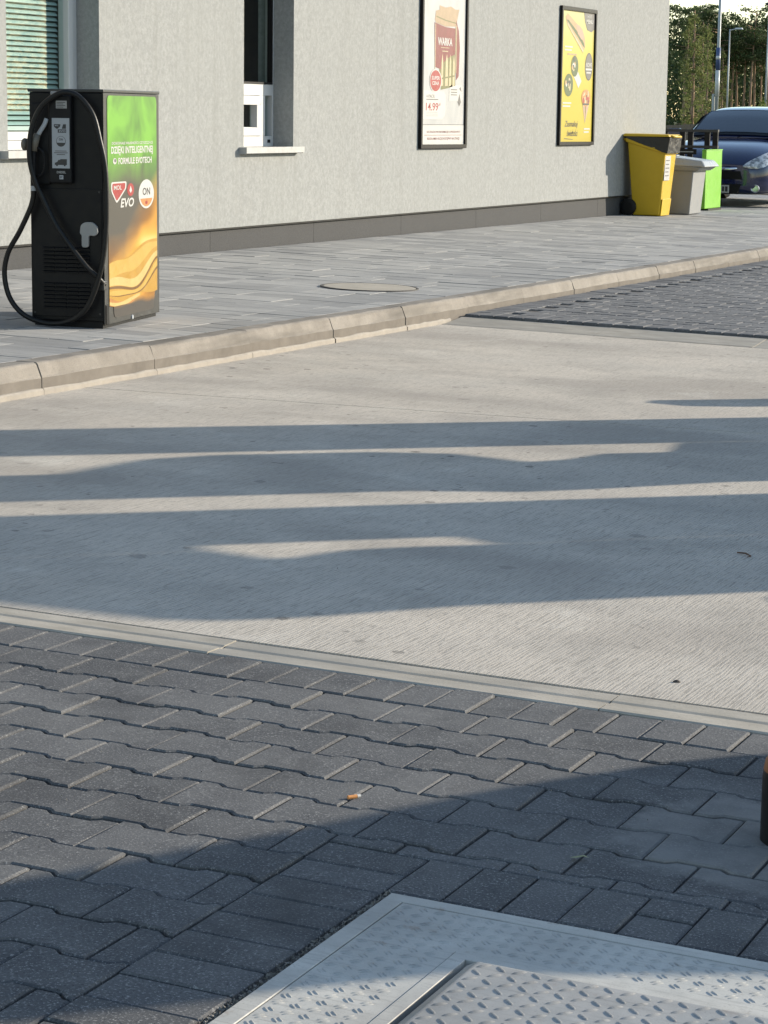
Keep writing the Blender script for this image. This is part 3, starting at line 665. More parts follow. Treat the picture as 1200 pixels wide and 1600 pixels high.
P.poly(pp([(20.88, 1.70), (21.19, 1.73), (21.19, 1.715), (20.88, 1.685)]), MT['olive_print'], .0022)
for a in (20.70, 21.205, 21.225): P.rect(sh_(a), sh_(a)+.012, 1.75, 2.21, MT['cream_print'], .0019)
P.build('can_pack_picture', t1); P = Print((.0145, -(Y1b-Y1a)/2, -1.02), (0, 1, 0), (0, 0, 1))
P.text('WARKA', sh_(20.945), 2.045, .36, .075, MT['white_print'], .0026, bold=.03); P.rect(sh_(20.84), sh_(21.05), 1.985, 1.99, MT['cream_print'], .0024)
P.text('Strong', sh_(20.95), 1.955, .16, .03, MT['cream_print'], .0026) if False else P.rect(sh_(20.88), sh_(21.02), 1.95, 1.958, MT['cream_print'], .0024)
P.build('can_lettering', t1); P = Print((.0145, -(Y1b-Y1a)/2, -1.02), (0, 1, 0), (0, 0, 1))
P.ell(sh_(20.725), 1.668, .15, .112, MT['white_print'], .0024); P.ell(sh_(20.725), 1.668, .135, .1, MT['red_print'], .0028)
P.text('SUPER', sh_(20.725), 1.695, .2, .036, MT['white_print'], .0032, bold=.02); P.text('CENA', sh_(20.725), 1.645, .17, .036, MT['white_print'], .0032, bold=.02)
P.build('offer_badge', t1); P = Print((.0145, -(Y1b-Y1a)/2, -1.02), (0, 1, 0), (0, 0, 1))
P.poly(pp([(20.40, 1.30), (20.90, 1.30), (20.97, 1.34), (20.99, 1.53), (20.93, 1.57), (20.40, 1.575)]), MT['white_print'], .0012)
P.text('4-PACK', sh_(20.61), 1.52, .21, .032, MT['mid_grey_print'], .002); P.rect(sh_(20.505), sh_(20.80), 1.485, 1.494, MT['mid_grey_print'], .002)
P.text('14.99', sh_(20.65), 1.42, .30, .075, MT['red_print'], .002, bold=.012); P.text('zł', sh_(20.83), 1.445, .05, .03, MT['red_print'], .002)
for z_ in (1.365, 1.348, 1.331): P.rect(sh_(20.50), sh_(20.79), z_, z_+.005, MT['pale_grey_print'], .002)
P.build('price_panel', t1); P = Print((.0145, -(Y1b-Y1a)/2, -1.02), (0, 1, 0), (0, 0, 1))
P.poly(pp([(21.07, 1.48), (21.38, 1.48), (21.40, 1.5), (21.40, 1.615), (21.38, 1.635), (21.09, 1.635), (21.07, 1.615)]), MT['white_print'], .0012)
for z_ in (1.585, 1.56, 1.535): P.rect(sh_(21.11), sh_(21.27), z_, z_+.009, MT['mid_grey_print'], .002)
P.poly(pp([(21.29, 1.47), (21.33, 1.55), (21.37, 1.47), (21.33, 1.43)]), MT['mid_grey_print'], .002); P.poly(pp([(21.32, 1.60), (21.36, 1.62), (21.38, 1.57)]), MT['mid_grey_print'], .002)
P.build('notice_panel', t1); P = Print((.0145, -(Y1b-Y1a)/2, -1.02), (0, 1, 0), (0, 0, 1))
P.text('SZCZEGÓŁOWE INFORMACJE U SPRZEDAWCY', sh_(20.95), 1.18, .84, .03, MT['deepred'], .002, bold=.01); P.text('REGULAMIN AKCJI DOSTĘPNY NA STACJI', sh_(20.945), 1.113, .80, .03, MT['deepred'], .002, bold=.01)
P.rect(sh_(20.47), sh_(21.40), 1.147, 1.151, MT['deepred'], .0018)
P.build('footer_lettering', t1)
Y2a, Y2b = 24.185, 25.335
t2, P = poster('wall_poster', Y2a, Y2b, 1.026, 2.545, 'yellow framed wall poster showing sandwiches, near the building corner above the bins', None, MT['paper_y'])
sh_ = lambda y: y-Y2a
P.poly(pp([(24.93, 2.508), (25.30, 2.508), (25.30, 2.33), (25.20, 2.29), (25.05, 2.31), (24.97, 2.40)]), MT['mid_grey_print'], .0012)
P.text('HOT', sh_(25.12), 2.46, .15, .035, MT['pale_grey_print'], .002, bold=.02); P.text('MENU', sh_(25.13), 2.405, .22, .045, MT['white_print'], .002, bold=.02)
P.build('corner_badge', t2); P = Print((.0145, -(Y2b-Y2a)/2, -1.026), (0, 1, 0), (0, 0, 1))
P.poly(pp([(24.33, 2.43), (24.40, 2.47), (24.55, 2.42), (24.70, 2.37), (24.88, 2.32), (24.98, 2.22), (25.0, 2.12), (24.93, 2.06), (24.80, 2.14), (24.55, 2.26), (24.38, 2.36)]), MT['bread_print'], .0012)
P.poly(pp([(24.36, 2.40), (24.55, 2.31), (24.75, 2.22), (24.92, 2.13), (24.98, 2.11), (24.95, 2.16), (24.80, 2.25), (24.60, 2.33), (24.42, 2.40)]), MT['green_print'], .0016)
P.poly(pp([(24.66, 2.36), (24.80, 2.35), (24.92, 2.28), (24.95, 2.20), (24.86, 2.20), (24.74, 2.26)]), MT['pink_print'], .002)
P.poly(pp([(24.38, 2.35), (24.58, 2.24), (24.80, 2.12), (24.92, 2.055), (24.94, 2.08), (24.78, 2.17), (24.55, 2.28), (24.40, 2.375)]), MT['cream_print'], .0022)
P.build('sandwich_picture', t2); P = Print((.0145, -(Y2b-Y2a)/2, -1.026), (0, 1, 0), (0, 0, 1))
def words(a, b, z_, n=2, m=MT['white_print']):
    for k in range(n): P.rect(sh_(a), sh_(b)-.03*k, z_-.035*k, z_-.035*k+.016, m, .002)
for a_ in ((24.33, 24.58, 2.10), (24.30, 24.58, 1.485), (25.02, 25.22, 1.20)):
    words(*a_); P.build('caption', t2); P = Print((.0145, -(Y2b-Y2a)/2, -1.026), (0, 1, 0), (0, 0, 1))
words(24.42, 24.72, 2.02, 1, MT['gold_print'])
P.build('caption', t2); P = Print((.0145, -(Y2b-Y2a)/2, -1.026), (0, 1, 0), (0, 0, 1))
P.ell(sh_(25.135), 1.905, .125, .155, MT['dark_print'], .0016); P.ell(sh_(25.135), 1.905, .115, .143, MT['mid_grey_print'], .0018); P.rect(sh_(25.03), sh_(25.24), 1.865, 1.885, MT['white_print'], .0022); P.text('NOWE', sh_(25.135), 1.925, .19, .05, MT['white_print'], .0024, bold=.02); P.rect(sh_(25.06), sh_(25.21), 1.83, 1.845, MT['white_print'], .0022)
P.build('oval_badge', t2); P = Print((.0145, -(Y2b-Y2a)/2, -1.026), (0, 1, 0), (0, 0, 1))
rs = random.Random(11)
for ca, cb, ra, rb, rt in ((24.665, 1.90, .12, .115, -.3), (24.48, 1.69, .145, .125, .1)):
    P.ell(sh_(ca), cb, ra, rb, MT['green_print'], .0016, rot=rt)
    for k in range(9):
        t = rs.uniform(0, 6.28); r_ = rs.uniform(0, .72)
        P.ell(sh_(ca)+ra*r_*math.cos(t), cb+rb*r_*math.sin(t), ra*rs.uniform(.15, .3), rb*rs.uniform(.12, .28), rs.choice([MT['cream_print'], MT['white_print'], MT['dark_print'], MT['bread_print']]), .0018+.0001*k, 10, rot=rs.uniform(0, 3))
P.poly(pp([(24.62, 1.80), (24.78, 1.84), (24.90, 1.74), (24.80, 1.66), (24.72, 1.73)]), MT['white_print'], .0014)
P.build('wrap_picture', t2); P = Print((.0145, -(Y2b-Y2a)/2, -1.026), (0, 1, 0), (0, 0, 1))
P.poly(pp([(24.95, 1.50), (25.05, 1.27), (25.19, 1.50)]), MT['cream_print'], .0012); P.poly(pp([(24.98, 1.46), (25.055, 1.285), (25.16, 1.46)]), MT['pink_print'], .0016); P.poly(pp([(25.03, 1.52), (25.06, 1.28), (25.09, 1.52)]), MT['olive_print'], .0018)
P.ell(sh_(25.065), 1.555, .15, .095, MT['orange_print'], .002)
for k in range(10): P.ell(sh_(25.065)+rs.uniform(-.09, .09), 1.555+rs.uniform(-.06, .05), rs.uniform(.02, .045), rs.uniform(.012, .028), rs.choice([MT['red_print'], MT['cream_print'], MT['bread_print'], MT['dark_print']]), .0022+.0001*k, 10, rot=rs.uniform(0, 3))
P.rect(sh_(24.96), sh_(25.17), 1.475, 1.495, MT['dark_print'], .0036)
P.build('cone_picture', t2); P = Print((.0145, -(Y2b-Y2a)/2, -1.026), (0, 1, 0), (0, 0, 1))
P.text('Zasmakuj', sh_(24.60), 1.255, .44, .085, MT['dark_print'], .002, bold=.005, shear=.35); P.text('świeżości', sh_(24.64), 1.165, .36, .075, MT['dark_print'], .002, bold=.005, shear=.35); P.poly(pp([(24.38, 1.098), (24.66, 1.088), (24.66, 1.094), (24.38, 1.106)]), MT['dark_print'], .002)
P.build('slogan_lettering', t2)
# ================================================================== FUEL DISPENSER ON THE PAVEMENT
DC = (-6.546, 10.66); DA = math.radians(11.5)
dsp = empty('fuel_dispenser', (*DC, zs(*DC)), DA)
tag(dsp, 'black high-flow diesel dispenser with looped hose and bright green and orange side panel', 'fuel dispenser')
mb = MB(); mb.box(-.2, .1995, -.445, .445, .03, 1.205); mb.build('cabinet', MT['black'], dsp, bevel=.006)
mb = MB(); mb.box(-.188, .188, -.43, .43, -.01, .03); mb.build('base_plate', MT['black_plastic'], dsp)
mb = MB(); mb.box(-.206, .208, -.452, .452, 1.2055, 1.222); mb.build('top_cap', MT['grey_metal'], dsp, bevel=.004)
mb = MB(); mb.box(.2, .2045, -.444, .444, .012, 1.204); sp = mb.build('side_panel', MT['grey_metal'], dsp, bevel=.0015)
mb = MB(); mb.box(.2, .2105, -.436, -.392, .015, .118); mb.build('base_slot', MT['black'], sp, bevel=.003)  # raised black block in place of the dark slot at the panel foot
mb = MB(); mb.lathe([(0, .006), (.011, .006), (.013, .003), (.013, 0)], 14, (.2045, -.02, .022), 'x'); mb.build('lock', MT['silver'], sp)
def rounded(pts, r=.03, n=5):
    out = []
    for i in range(len(pts)):
        a, b, c = Vector(pts[i-1]), Vector(pts[i]), Vector(pts[(i+1) % len(pts)])
        rr = min(r, (a-b).length*.45, (c-b).length*.45); p = b+(a-b).normalized()*rr; q_ = b+(c-b).normalized()*rr
        for k in range(n+1):
            t = k/n; out.append(tuple((1-t)**2*p+2*t*(1-t)*b+t*t*q_))
    return out
adp = rounded([(-.395, 1.192), (-.385, .20), (-.318, .150), (-.308, .040), (.345, .040), (.355, .135), (.402, .175), (.395, 1.192)], .035)
q = M_('printed_advert', rough=.35, spec=.4); sep = q.n('SeparateXYZ'); q.l(q.co((1, 1, 1), False), sep.inputs[0]); Yc, Zc = sep.outputs['Y'], sep.outputs['Z']
n1 = q.noise(3.2, 3, .5, world=False, dist=.6)
gr_ = q.mix(q.ramp(n1, [(.40, 0), (.62, 1)]), (.055, .15, .025), (.13, .33, .035))
gfac = q.ramp(q.math('ADD', q.math('ADD', Zc, q.math('MULTIPLY', q.math('ABSOLUTE', q.math('SUBTRACT', Yc, -.05)), .22)), q.math('MULTIPLY', n1, .10)), [(.80, 0), (1.08, 1)])
gfac2 = q.math('MULTIPLY', q.ramp(q.math('SUBTRACT', Yc, q.math('MULTIPLY', q.math('ABSOLUTE', q.math('SUBTRACT', Zc, .86)), .45)), [(.18, 0), (.42, .8)]), 1)
c = q.mix(gfac2, (.062, .057, .050), (.10, .20, .07)); c = q.mix(gfac, c, gr_)
wv = q.n('TexWave', wave_type='BANDS'); wv.inputs['Scale'].default_value = 3.1; wv.inputs['Distortion'].default_value = 5.5; wv.inputs['Detail'].default_value = 1.5; wv.inputs['Detail Scale'].default_value = .8
q.l(q.co((1, .55, 1.5), False, (1.15, 0, 0)), wv.inputs['Vector'])
oc = q.ramp(wv.outputs['Fac'], [(0, (.20, .085, .012)), (.3, (.42, .20, .025)), (.65, (.52, .30, .05)), (1, (.60, .44, .16))])
of = q.ramp(q.math('ADD', q.math('SUBTRACT', q.math('MULTIPLY', Yc, .30), Zc), q.math('MULTIPLY', n1, .10)), [(-.0, 0), (-.0, 0)])
rm = of.node.color_ramp; 
ofv = q.math('ADD', q.math('ADD', q.math('SUBTRACT', q.math('MULTIPLY', q.math('MAXIMUM', Yc, -.15), .62), Zc), q.math('MULTIPLY', n1, .08)), 1.0)
rm.elements[0].position = .46; rm.elements[1].position = .66; rm.elements[1].color = (1, 1, 1, 1); q.l(ofv, of.node.inputs[0])
c = q.mix(of, c, oc); low = q.ramp(q.math('ADD', Zc, q.math('MULTIPLY', n1, .05)), [(.115, 1), (.15, 0)]); c = q.mix(low, c, (.055, .048, .042)); q.base(c); MT['advert'] = q.m
mb = MB(); mb.prism(adp, .2045, .2072, 'x'); ad = mb.build('advert_panel', MT['advert'], dsp, fixn=True)
P = Print((.2074, 0, 0), (0, 1, 0), (0, 0, 1)); Wp = MT['white_print']
P.text('DOSKONAŁE WŁASNOŚCI CZYSZCZĄCE', 0, .948, .66, .022, Wp, .0006, bold=.02); P.text('DZIĘKI INTELIGENTNEJ', -.005, .908, .67, .050, Wp, .0006, bold=.03)
P.text('FORMULE EVOTECH', .04, .855, .54, .034, MT['pink_print'] if False else Wp, .0006, bold=.03); P.ell(-.285, .855, .028, .016, Wp, .0006); P.ell(-.28, .858, .016, .009, MT['mid_grey_print'], .0009)
P.build('lettering', ad)
P = Print((.2074, 0, 0), (0, 1, 0), (0, 0, 1))
ym = lambda y, z: y < .40
def wave(z0, z1, d0, d1, m, lift, ya=-.382, yb=.398, c0=.02, c1=.02):
    n_ = 24; up_ = []; lo_ = []
    for k in range(n_+1):
        y = ya+(yb-ya)*k/n_; t = (y+.39)/.79
        f_ = lambda z, d, c: max(.1, z-d*math.sin(math.pi*min(1, t*1.02))**1.3+c*(t-.5)*2+.012*math.sin(9*t+z*20))
        up_.append((y, f_(z1, d1, c1))); lo_.append((y, f_(z0, d0, c0)))
    lo_ = [(a, min(b, u_[1]-.001)) for (a, b), u_ in zip(lo_, up_)]
    P.poly(lo_+up_[::-1], m, lift)
gold = [simple('wave_print_%s' % n_, c_, .35, var=.15, sc=5) for n_, c_ in (('amber', (.36, .20, .025)), ('pale', (.44, .33, .12)), ('brown', (.13, .060, .012)), ('rust', (.34, .15, .04)), ('straw', (.42, .27, .055)))]
wave(.130, .375, .0, .0, gold[0], .0004, c1=.06); wave(.305, .365, .02, .0, gold[4], .0006, c1=.05, c0=.07)
wave(.255, .265, .085, .080, gold[2], .0009, c0=.05, c1=.05); wave(.268, .300, .080, .06, gold[1], .0008, c0=.05, c1=.05)
wave(.212, .218, .075, .075, gold[2], .0010, c0=.04, c1=.045); wave(.220, .246, .078, .080, gold[4], .0009, c0=.045, c1=.05)
wave(.120, .175, .02, .06, gold[3], .0008, yb=.02); wave(.165, .185, .06, .06, gold[1], .0011, yb=.10, c0=.05, c1=.05)
P.build('wave_picture', ad)
P = Print((.2074, 0, 0), (0, 1, 0), (0, 0, 1))
P.poly(rounded([(-.345, .748), (-.345, .70), (-.262, .636), (-.225, .652), (-.108, .712), (-.104, .748)], .018, 3), Wp, .0006)
P.poly(rounded([(-.328, .740), (-.328, .703), (-.262, .648), (-.230, .662), (-.128, .712), (-.122, .740)], .014, 3), MT['red_print'], .0010); P.text('MOL', -.245, .718, .12, .024, Wp, .0014, bold=.02)
P.ell(-.04, .702, .055, .034, MT['red_print'], .0008); P.poly([(-.04, .724), (-.02, .698), (-.04, .684), (-.06, .698)], Wp, .0012); P.text('EVO', -.095, .636, .215, .048, Wp, .001, bold=.03, shear=.2)
P.build('brand_emblem', ad)
P = Print((.2074, 0, 0), (0, 1, 0), (0, 0, 1)); cx, cz = .218, .672
P.ell(cx, cz, .128, .078, Wp, .0006, 36); P.ell(cx, cz-.001, .108, .066, MT['orange_print'], .0009, 24, math.pi+.35, 2*math.pi-.35); P.text('ON', cx, cz+.014, .125, .040, MT['dark_print'], .0012, bold=.02); P.ell(cx, cz-.046, .02, .009, MT['red_print'], .0012)
P.build('fuel_grade_badge', ad)
mb = MB(); mb.box(-.19, .19, -.4492, -.4446, .052, .715); mb.build('front_door', MT['black'], dsp, bevel=.002)
for xx in (-.18, .18):
    for zz in (.07, .70): mb = MB(); mb.lathe([(0, -.0022), (.005, -.002), (.006, 0)], 10, (xx, -.4492, zz), 'y'); mb.build('screw', MT['grey_metal'], dsp)
# front face: housing, labels, nozzle, hose
mb = MB(); mb.box(-.083, .042, -.486, -.4445, .742, 1.190); hs = mb.build('nozzle_housing', MT['black_plastic'], dsp, bevel=.010, seg=3)
mb = MB(); mb.box(-.067, -.006, -.490, -.4446, 1.1902, 1.209); mb.build('cap', MT['grey_plastic'], dsp, bevel=.005)
mb = MB(); mb.box(-.187, -.0832, -.462, -.4446, .735, 1.150); mb.build('nozzle_boot', MT['black_plastic'], dsp, bevel=.006)
mb = MB(); mb.box(-.060, .035, -.4882, -.4862, .819, 1.074); lb = mb.build('label_plate', MT['silver'], hs)
P = Print((0, -.4883, 0), (1, 0, 0), (0, 0, 1)); D_ = MT['dark_print']
P.poly(rounded([(-.049, 1.043), (-.049, 1.03), (-.032, 1.018), (-.016, 1.03), (-.012, 1.043)], .004, 3), D_, .0004); P.text('MOL', -.033, 1.036, .02, .007, MT['silver'], .0008, bold=.02)
P.poly([(-.006, 1.020), (.002, 1.043), (.017, 1.043), (.017, 1.020)], D_, .0004); P.rect(-.028, .018, 1.000, 1.017, D_, .0004); P.text('EVO', -.003, 1.0085, .036, .010, MT['silver'], .0008, bold=.03)
P.ell(-.011, .956, .026, .027, D_, .0004); P.ell(-.011, .957, .0235, .0245, MT['silver'], .0007); P.ell(-.011, .955, .0235, .0235, D_, .0009, 20, math.pi+.25, 2*math.pi-.25); P.text('ON', -.011, .966, .022, .012, D_, .001, bold=.03)
for z_, w_ in ((.905, .062), (.896, .074), (.887, .046)): P.rect(-.012-w_/2, -.012+w_/2, z_, z_+.004, MT['mid_grey_print'], .0004)
P.poly([(-.046, .836), (-.046, .846), (-.032, .852), (-.026, .862), (-.016, .862), (-.016, .866), (.020, .866), (.020, .836)], D_, .0004); P.ell(-.034, .835, .0055, .0055, D_, .0006, 12); P.ell(.008, .835, .0055, .0055, D_, .0006, 12)
P.build('label_print', lb)
mb = MB(); mb.box(-.037, .022, -.4878, -.4862, 1.123, 1.162); l2 = mb.build('rating_sticker', MT['grey_plastic'], hs)
P = Print((0, -.4879, 0), (1, 0, 0), (0, 0, 1))
for k in range(4): P.rect(-.033, .004+.01*(k % 2), 1.128+.008*k, 1.131+.008*k, D_, .0004)
P.build('label_print', l2)
P = Print((0, -.4863, 0), (1, 0, 0), (0, 0, 1)); P.text('DIESEL', -.011, .799, .05, .012, MT['grey_plastic'], .0004, bold=.03); P.build('lettering', hs)
P = Print((0, -.4863, 0), (1, 0, 0), (0, 0, 1)); P.rect(-.022, -.001, .763, .784, MT['silver'], .0004); P.text('B7', -.0115, .7735, .012, .011, D_, .0007, bold=.03); P.build('fuel_code_sticker', hs)
nz = empty('nozzle'); nz.parent = dsp
MB().tube(smooth_curve([(-.135, -.492, .985), (-.118, -.492, 1.012), (-.100, -.490, 1.040), (-.090, -.484, 1.070)]), .0115, 12).build('spout', MT['silver'], nz, smooth=True)
mb = MB(); mb.tube([(-.137, -.495, .992), (-.150, -.497, .955), (-.158, -.498, .905)], [.017, .022, .018], 12); mb.build('valve_body', MT['beige'], nz, smooth=True)
mb = MB(); mb.tube(smooth_curve([(-.158, -.498, .905), (-.160, -.499, .83), (-.158, -.5, .762), (-.156, -.5, .725)]), .016, 12); mb.tube(smooth_curve([(-.150, -.497, .93), (-.108, -.495, .90), (-.100, -.495, .84), (-.115, -.496, .79), (-.152, -.499, .775)]), .006, 8); mb.build('grip', MT['black_plastic'], nz, smooth=True)
mb = MB(); mb.lathe([(0, -.012), (.026, -.010), (.033, 0), (.030, .012), (.018, .02), (0, .021)], 20, (-.212, -.485, .938), 'x'); mb.build('splash_guard', MT['beige'], nz, smooth=True)
mb = MB(); mb.tube([(-.156, -.5, .727), (-.1555, -.5, .702)], .0185, 14); mb.build('swivel', MT['silver'], nz)
hp = [(.205, -.452, .222), (.185, -.492, .262), (.13, -.516, .321), (.048, -.522, .423), (-.033, -.52, .533), (-.096, -.518, .653), (-.142, -.526, .755), (-.168, -.530, .874), (-.158, -.525, 1.011), (-.110, -.518, 1.123), (-.036, -.512, 1.186), (.028, -.508, 1.205), (.100, -.505, 1.180), (.168, -.50, 1.092), (.203, -.50, .966), (.230, -.495, .822), (.236, -.495, .608), (.226, -.498, .436), (.205, -.502, .306), (.163, -.505, .175), (.109, -.507, .085), (.016, -.508, .030), (-.095, -.508, .020), (-.216, -.507, .058), (-.296, -.506, .144), (-.325, -.505, .265), (-.304, -.504, .379), (-.237, -.502, .494), (-.176, -.5, .620), (-.156, -.5, .705)]
MB().tube(smooth_curve(hp, 7), .0135, 12).build('hose', MT['rubber'], dsp, smooth=True)
mb = MB(); mb.box(.165, .213, -.475, -.43, .195, .245); mb.build('hose_outlet', MT['grey_metal'], dsp, bevel=.006)
mb = MB(); mb.prism(rounded([(.077, .487), (.082, .530), (.105, .545), (.145, .546), (.172, .525), (.177, .490), (.160, .474), (.126, .478), (.124, .415), (.087, .415), (.087, .478)], .012, 3), -.466, -.4490, 'y'); mb.build('hose_hook', MT['grey_plastic'], dsp, fixn=True, bevel=.004)
mb = MB(); mb.prism([(0, 0), (-.0085, .002), (-.0085, .006), (0, .0125)], 0, .060, 'x'); lv = mb.mesh('louvre', MT['black'])
for z0, n_ in ((.279, 7), (.094, 7)):
    for r_ in range(n_):
        for c_ in range(4): obj('louvre', lv, dsp, (-.128+.065*c_, -.4493, z0+.0205*r_))
# ================================================================== BINS AND RACK
def place(name, x, y, rz=0): return empty(name, (x, y, zs(x, y)), rz)
yb = place('wheelie_bin', -8.612, 26.69); tag(yb, 'yellow two-wheeled bin with lid propped on black bag, against grey wall', 'bin')
def hexa(mb, b, t, zb, zt):        # bottom rect, top rect, four top heights (x0y0,x1y0,x1y1,x0y1)
    v = [(b[0], b[2], zb), (b[1], b[2], zb), (b[1], b[3], zb), (b[0], b[3], zb), (t[0], t[2], zt[0]), (t[1], t[2], zt[1]), (t[1], t[3], zt[2]), (t[0], t[3], zt[3])]
    mb.add(v, [(0, 3, 2, 1), (4, 5, 6, 7), (0, 1, 5, 4), (1, 2, 6, 5), (2, 3, 7, 6), (3, 0, 4, 7)]); return mb
hexa(MB(), (-.165, .17, -.18, .18), (-.245, .232, -.225, .225), .0, (.90, .745, .745, .90)).build('body', MT['yellow_bin'], yb, bevel=.018, seg=3)
hexa(MB(), (.171, .182, -.165, .165), (.195, .203, -.172, .172), .0, (.2, .2, .2, .2)).build('front_rib', MT['yellow_bin'], yb, bevel=.006)
hexa(MB(), (-.262, .255, -.238, .238), (-.262, .262, -.245, .245), .735, (.925, .775, .775, .925))
mb = MB(); hexa(mb, (-.262, .250, -.240, .240), (-.262, .256, -.244, .244), .0, (.918, .765, .765, .918))
for k, z_ in ((0, .872), (1, .728), (2, .728), (3, .872)): mb.v[k] = (mb.v[k][0], mb.v[k][1], z_)
mb.build('rim', MT['yellow_bin'], yb, bevel=.008)
mb = MB(); hexa(mb, (-.25, .262, -.245, .245), (-.25, .290, -.238, .238), .0, (.940, .925, .925, .940))
for k, z_ in ((0, .915), (1, .740), (2, .740), (3, .915)): mb.v[k] = (mb.v[k][0], mb.v[k][1], z_)
bgo = mb.build('bin_bag', MT['bag'], yb, fixn=True); bgo.modifiers.new('s', 'SUBSURF').levels = 4; bgo.modifiers['s'].render_levels = 4; bgo.modifiers['s'].subdivision_type = 'SIMPLE'
tx = bpy.data.textures.new('crumple', 'CLOUDS'); tx.noise_scale = .09; dm = bgo.modifiers.new('d', 'DISPLACE'); dm.texture = tx; dm.strength = .02; dm.mid_level = .45
mb = MB(); hexa(mb, (-.30, .285, -.250, .250), (-.285, .265, -.235, .235), .935, (.968, .962, .962, .968)); ld = mb.build('lid', MT['yellow_bin'], yb, bevel=.012, seg=3)
mb = MB(); mb.tube([(.275, -.15, .945), (.305, -.15, .935), (.305, .15, .935), (.275, .15, .945)], .012, 8); mb.build('handle', MT['yellow_bin'], ld, smooth=True)
mb = MB(); mb.tube([(-.288, -.20, .90), (-.288, .20, .90)], .014, 10); mb.build('rear_handle', MT['yellow_bin'], yb, smooth=True)
mb = MB(); hexa(mb, (.2125, .2165, -.19, .02), (.2255, .2295, -.19, .02), .42, (.72, .72, .72, .72)); st = mb.build('sticker', MT['white_print'], yb)
P = Print((.2166, -.19, .42), (0, 1, 0), (.0435, 0, .999))
for k in range(5): P.rect(.03, .17-.02*(k % 2), .05+.045*k, .062+.045*k, MT['mid_grey_print'], .001)
P.build('sticker_print', st)
for s_ in (-1, 1):
    mb = MB(); mb.lathe([(0, -.024), (.06, -.024), (.093, -.02), (.1, -.01), (.1, .01), (.093, .02), (.06, .024), (0, .024)], 28, (-.215, s_*.205, .1), 'y'); mb.build('wheel', MT['rubber'], yb, smooth=False)
gb = place('litter_bin', -8.455, 27.545); tag(gb, 'grey plastic bin with sloping overhanging lid beside yellow bin', 'bin')
hexa(MB(), (-.14, .14, -.24, .24), (-.175, .185, -.265, .265), 0, (.55, .53, .53, .55)).build('body', MT['bin_grey'], gb, bevel=.014, seg=3)
mb = MB(); hexa(mb, (-.20, .235, -.29, .30), (-.21, .30, -.30, .32), .53, (.60, .575, .575, .60)); mb.build('lid_skirt', MT['bin_grey'], gb, bevel=.012, seg=3)
mb = MB(); hexa(mb, (-.212, .345, -.305, .335), (-.17, .285, -.25, .28), .592, (.705, .655, .655, .705))
mb.v[1] = (.345, -.305, .578); mb.v[2] = (.345, .335, .578); mb.build('lid', MT['lid_grey'], gb, bevel=.02, seg=4)
mb = MB(); mb.box(-.16, -.10, -.06, .06, .70, .716); mb.build('lid_knob', MT['lid_grey'], gb, bevel=.005)
grn = place('display_board', -8.585, 29.12); tag(grn, 'lime green upright board stand behind the grey bin, in front of the dark car', 'board stand')
mb = MB(); mb.box(-.03, .03, -.358, .358, .02, .765); mb.build('board', MT['lime'], grn, bevel=.008)
mb = MB(); mb.box(-.10, .06, -.30, .30, -.01, .02); mb.build('foot', MT['black_plastic'], grn)
mb = MB(); mb.box(-.036, .036, -.362, .362, .765, .775); mb.build('top_edge', MT['lime'], grn)
rk = place('steel_rack', -9.10, 29.80); tag(rk, 'black steel rack of posts and rails with small sign behind the bins', 'rack'); rb = rk.location
for xx in (-9.44, -9.20, -9.09, -8.86, -8.75): mb = MB(); mb.box(xx-.035, xx+.035, 29.78, 29.82, 0, 1.165); mb.v = [(a-rb.x, b-rb.y, c_ - (0 if c_ == 0 else rb.z)) for a, b, c_ in mb.v]; mb.build('post', MT['black'], rk)
for z_ in (1.165, .955): mb = MB(); mb.box(-.46, .39, -.03, .03, z_-rb.z, z_-rb.z+.035); mb.build('rail', MT['grey_metal'], rk)
mb = MB(); mb.box(-.12, .155, -.20, -.19, .69, .76); sg = mb.build('sign_plate', MT['black'], rk)
P = Print((-.12, -.2005, .69), (1, 0, 0), (0, 0, 1)); P.rect(.04, .235, .028, .040, MT['grey_plastic'], .001); P.build('sign_print', sg)
# ================================================================== CAR
car = place('parked_car', -8.93, 30.28); tag(car, 'dark navy hatchback parked nose towards the bins beyond the building corner', 'car'); car.scale = (1, 1, .915)
sect = [(0.0, .48, .30, .50, .56), (.03, .62, .24, .57, .63), (.10, .72, .20, .64, .70), (.22, .79, .17, .71, .79), (.45, .84, .17, .79, .89), (.75, .86, .17, .85, .95), (1.05, .865, .17, .89, 1.0), (1.35, .87, .17, .92, 1.0), (2.2, .87, .17, .94, .99), (3.2, .86, .17, .96, .99), (3.7, .82, .22, .96, .99), (3.9, .74, .30, .91, .95), (3.96, .6, .38, .8, .85)]
def loft(secs, closed_ends=True):
    mb = MB(); k = len(secs[0])
    mb.add([p for s_ in secs for p in s_], [(i*k+j, i*k+(j+1) % k, (i+1)*k+(j+1) % k, (i+1)*k+j) for i in range(len(secs)-1) for j in range(k)])
    if closed_ends: mb.f += [tuple(range(k))[::-1], tuple(range((len(secs)-1)*k, len(secs)*k))]; mb.mi += [0, 0]
    return mb
def csec(y, hw, zb, zh, zt):
    h_ = [(hw*.5, zb), (hw*.88, zb), (hw*.98, zb+.08), (hw, .5*(zb+zh)), (hw*.985, zh-.04), (hw*.91, zh+.3*(zt-zh)), (hw*.6, zt-.012), (hw*.25, zt)]
    return [(a, y, b) for a, b in h_]+[(-a, y, b) for a, b in h_[::-1]]
def subs(o, n=2): m_ = o.modifiers.new('s', 'SUBSURF'); m_.levels = n; m_.render_levels = n; return o
subs(loft([csec(*s_) for s_ in sect]).build('body', MT['navy'], car, smooth=True, fixn=True))
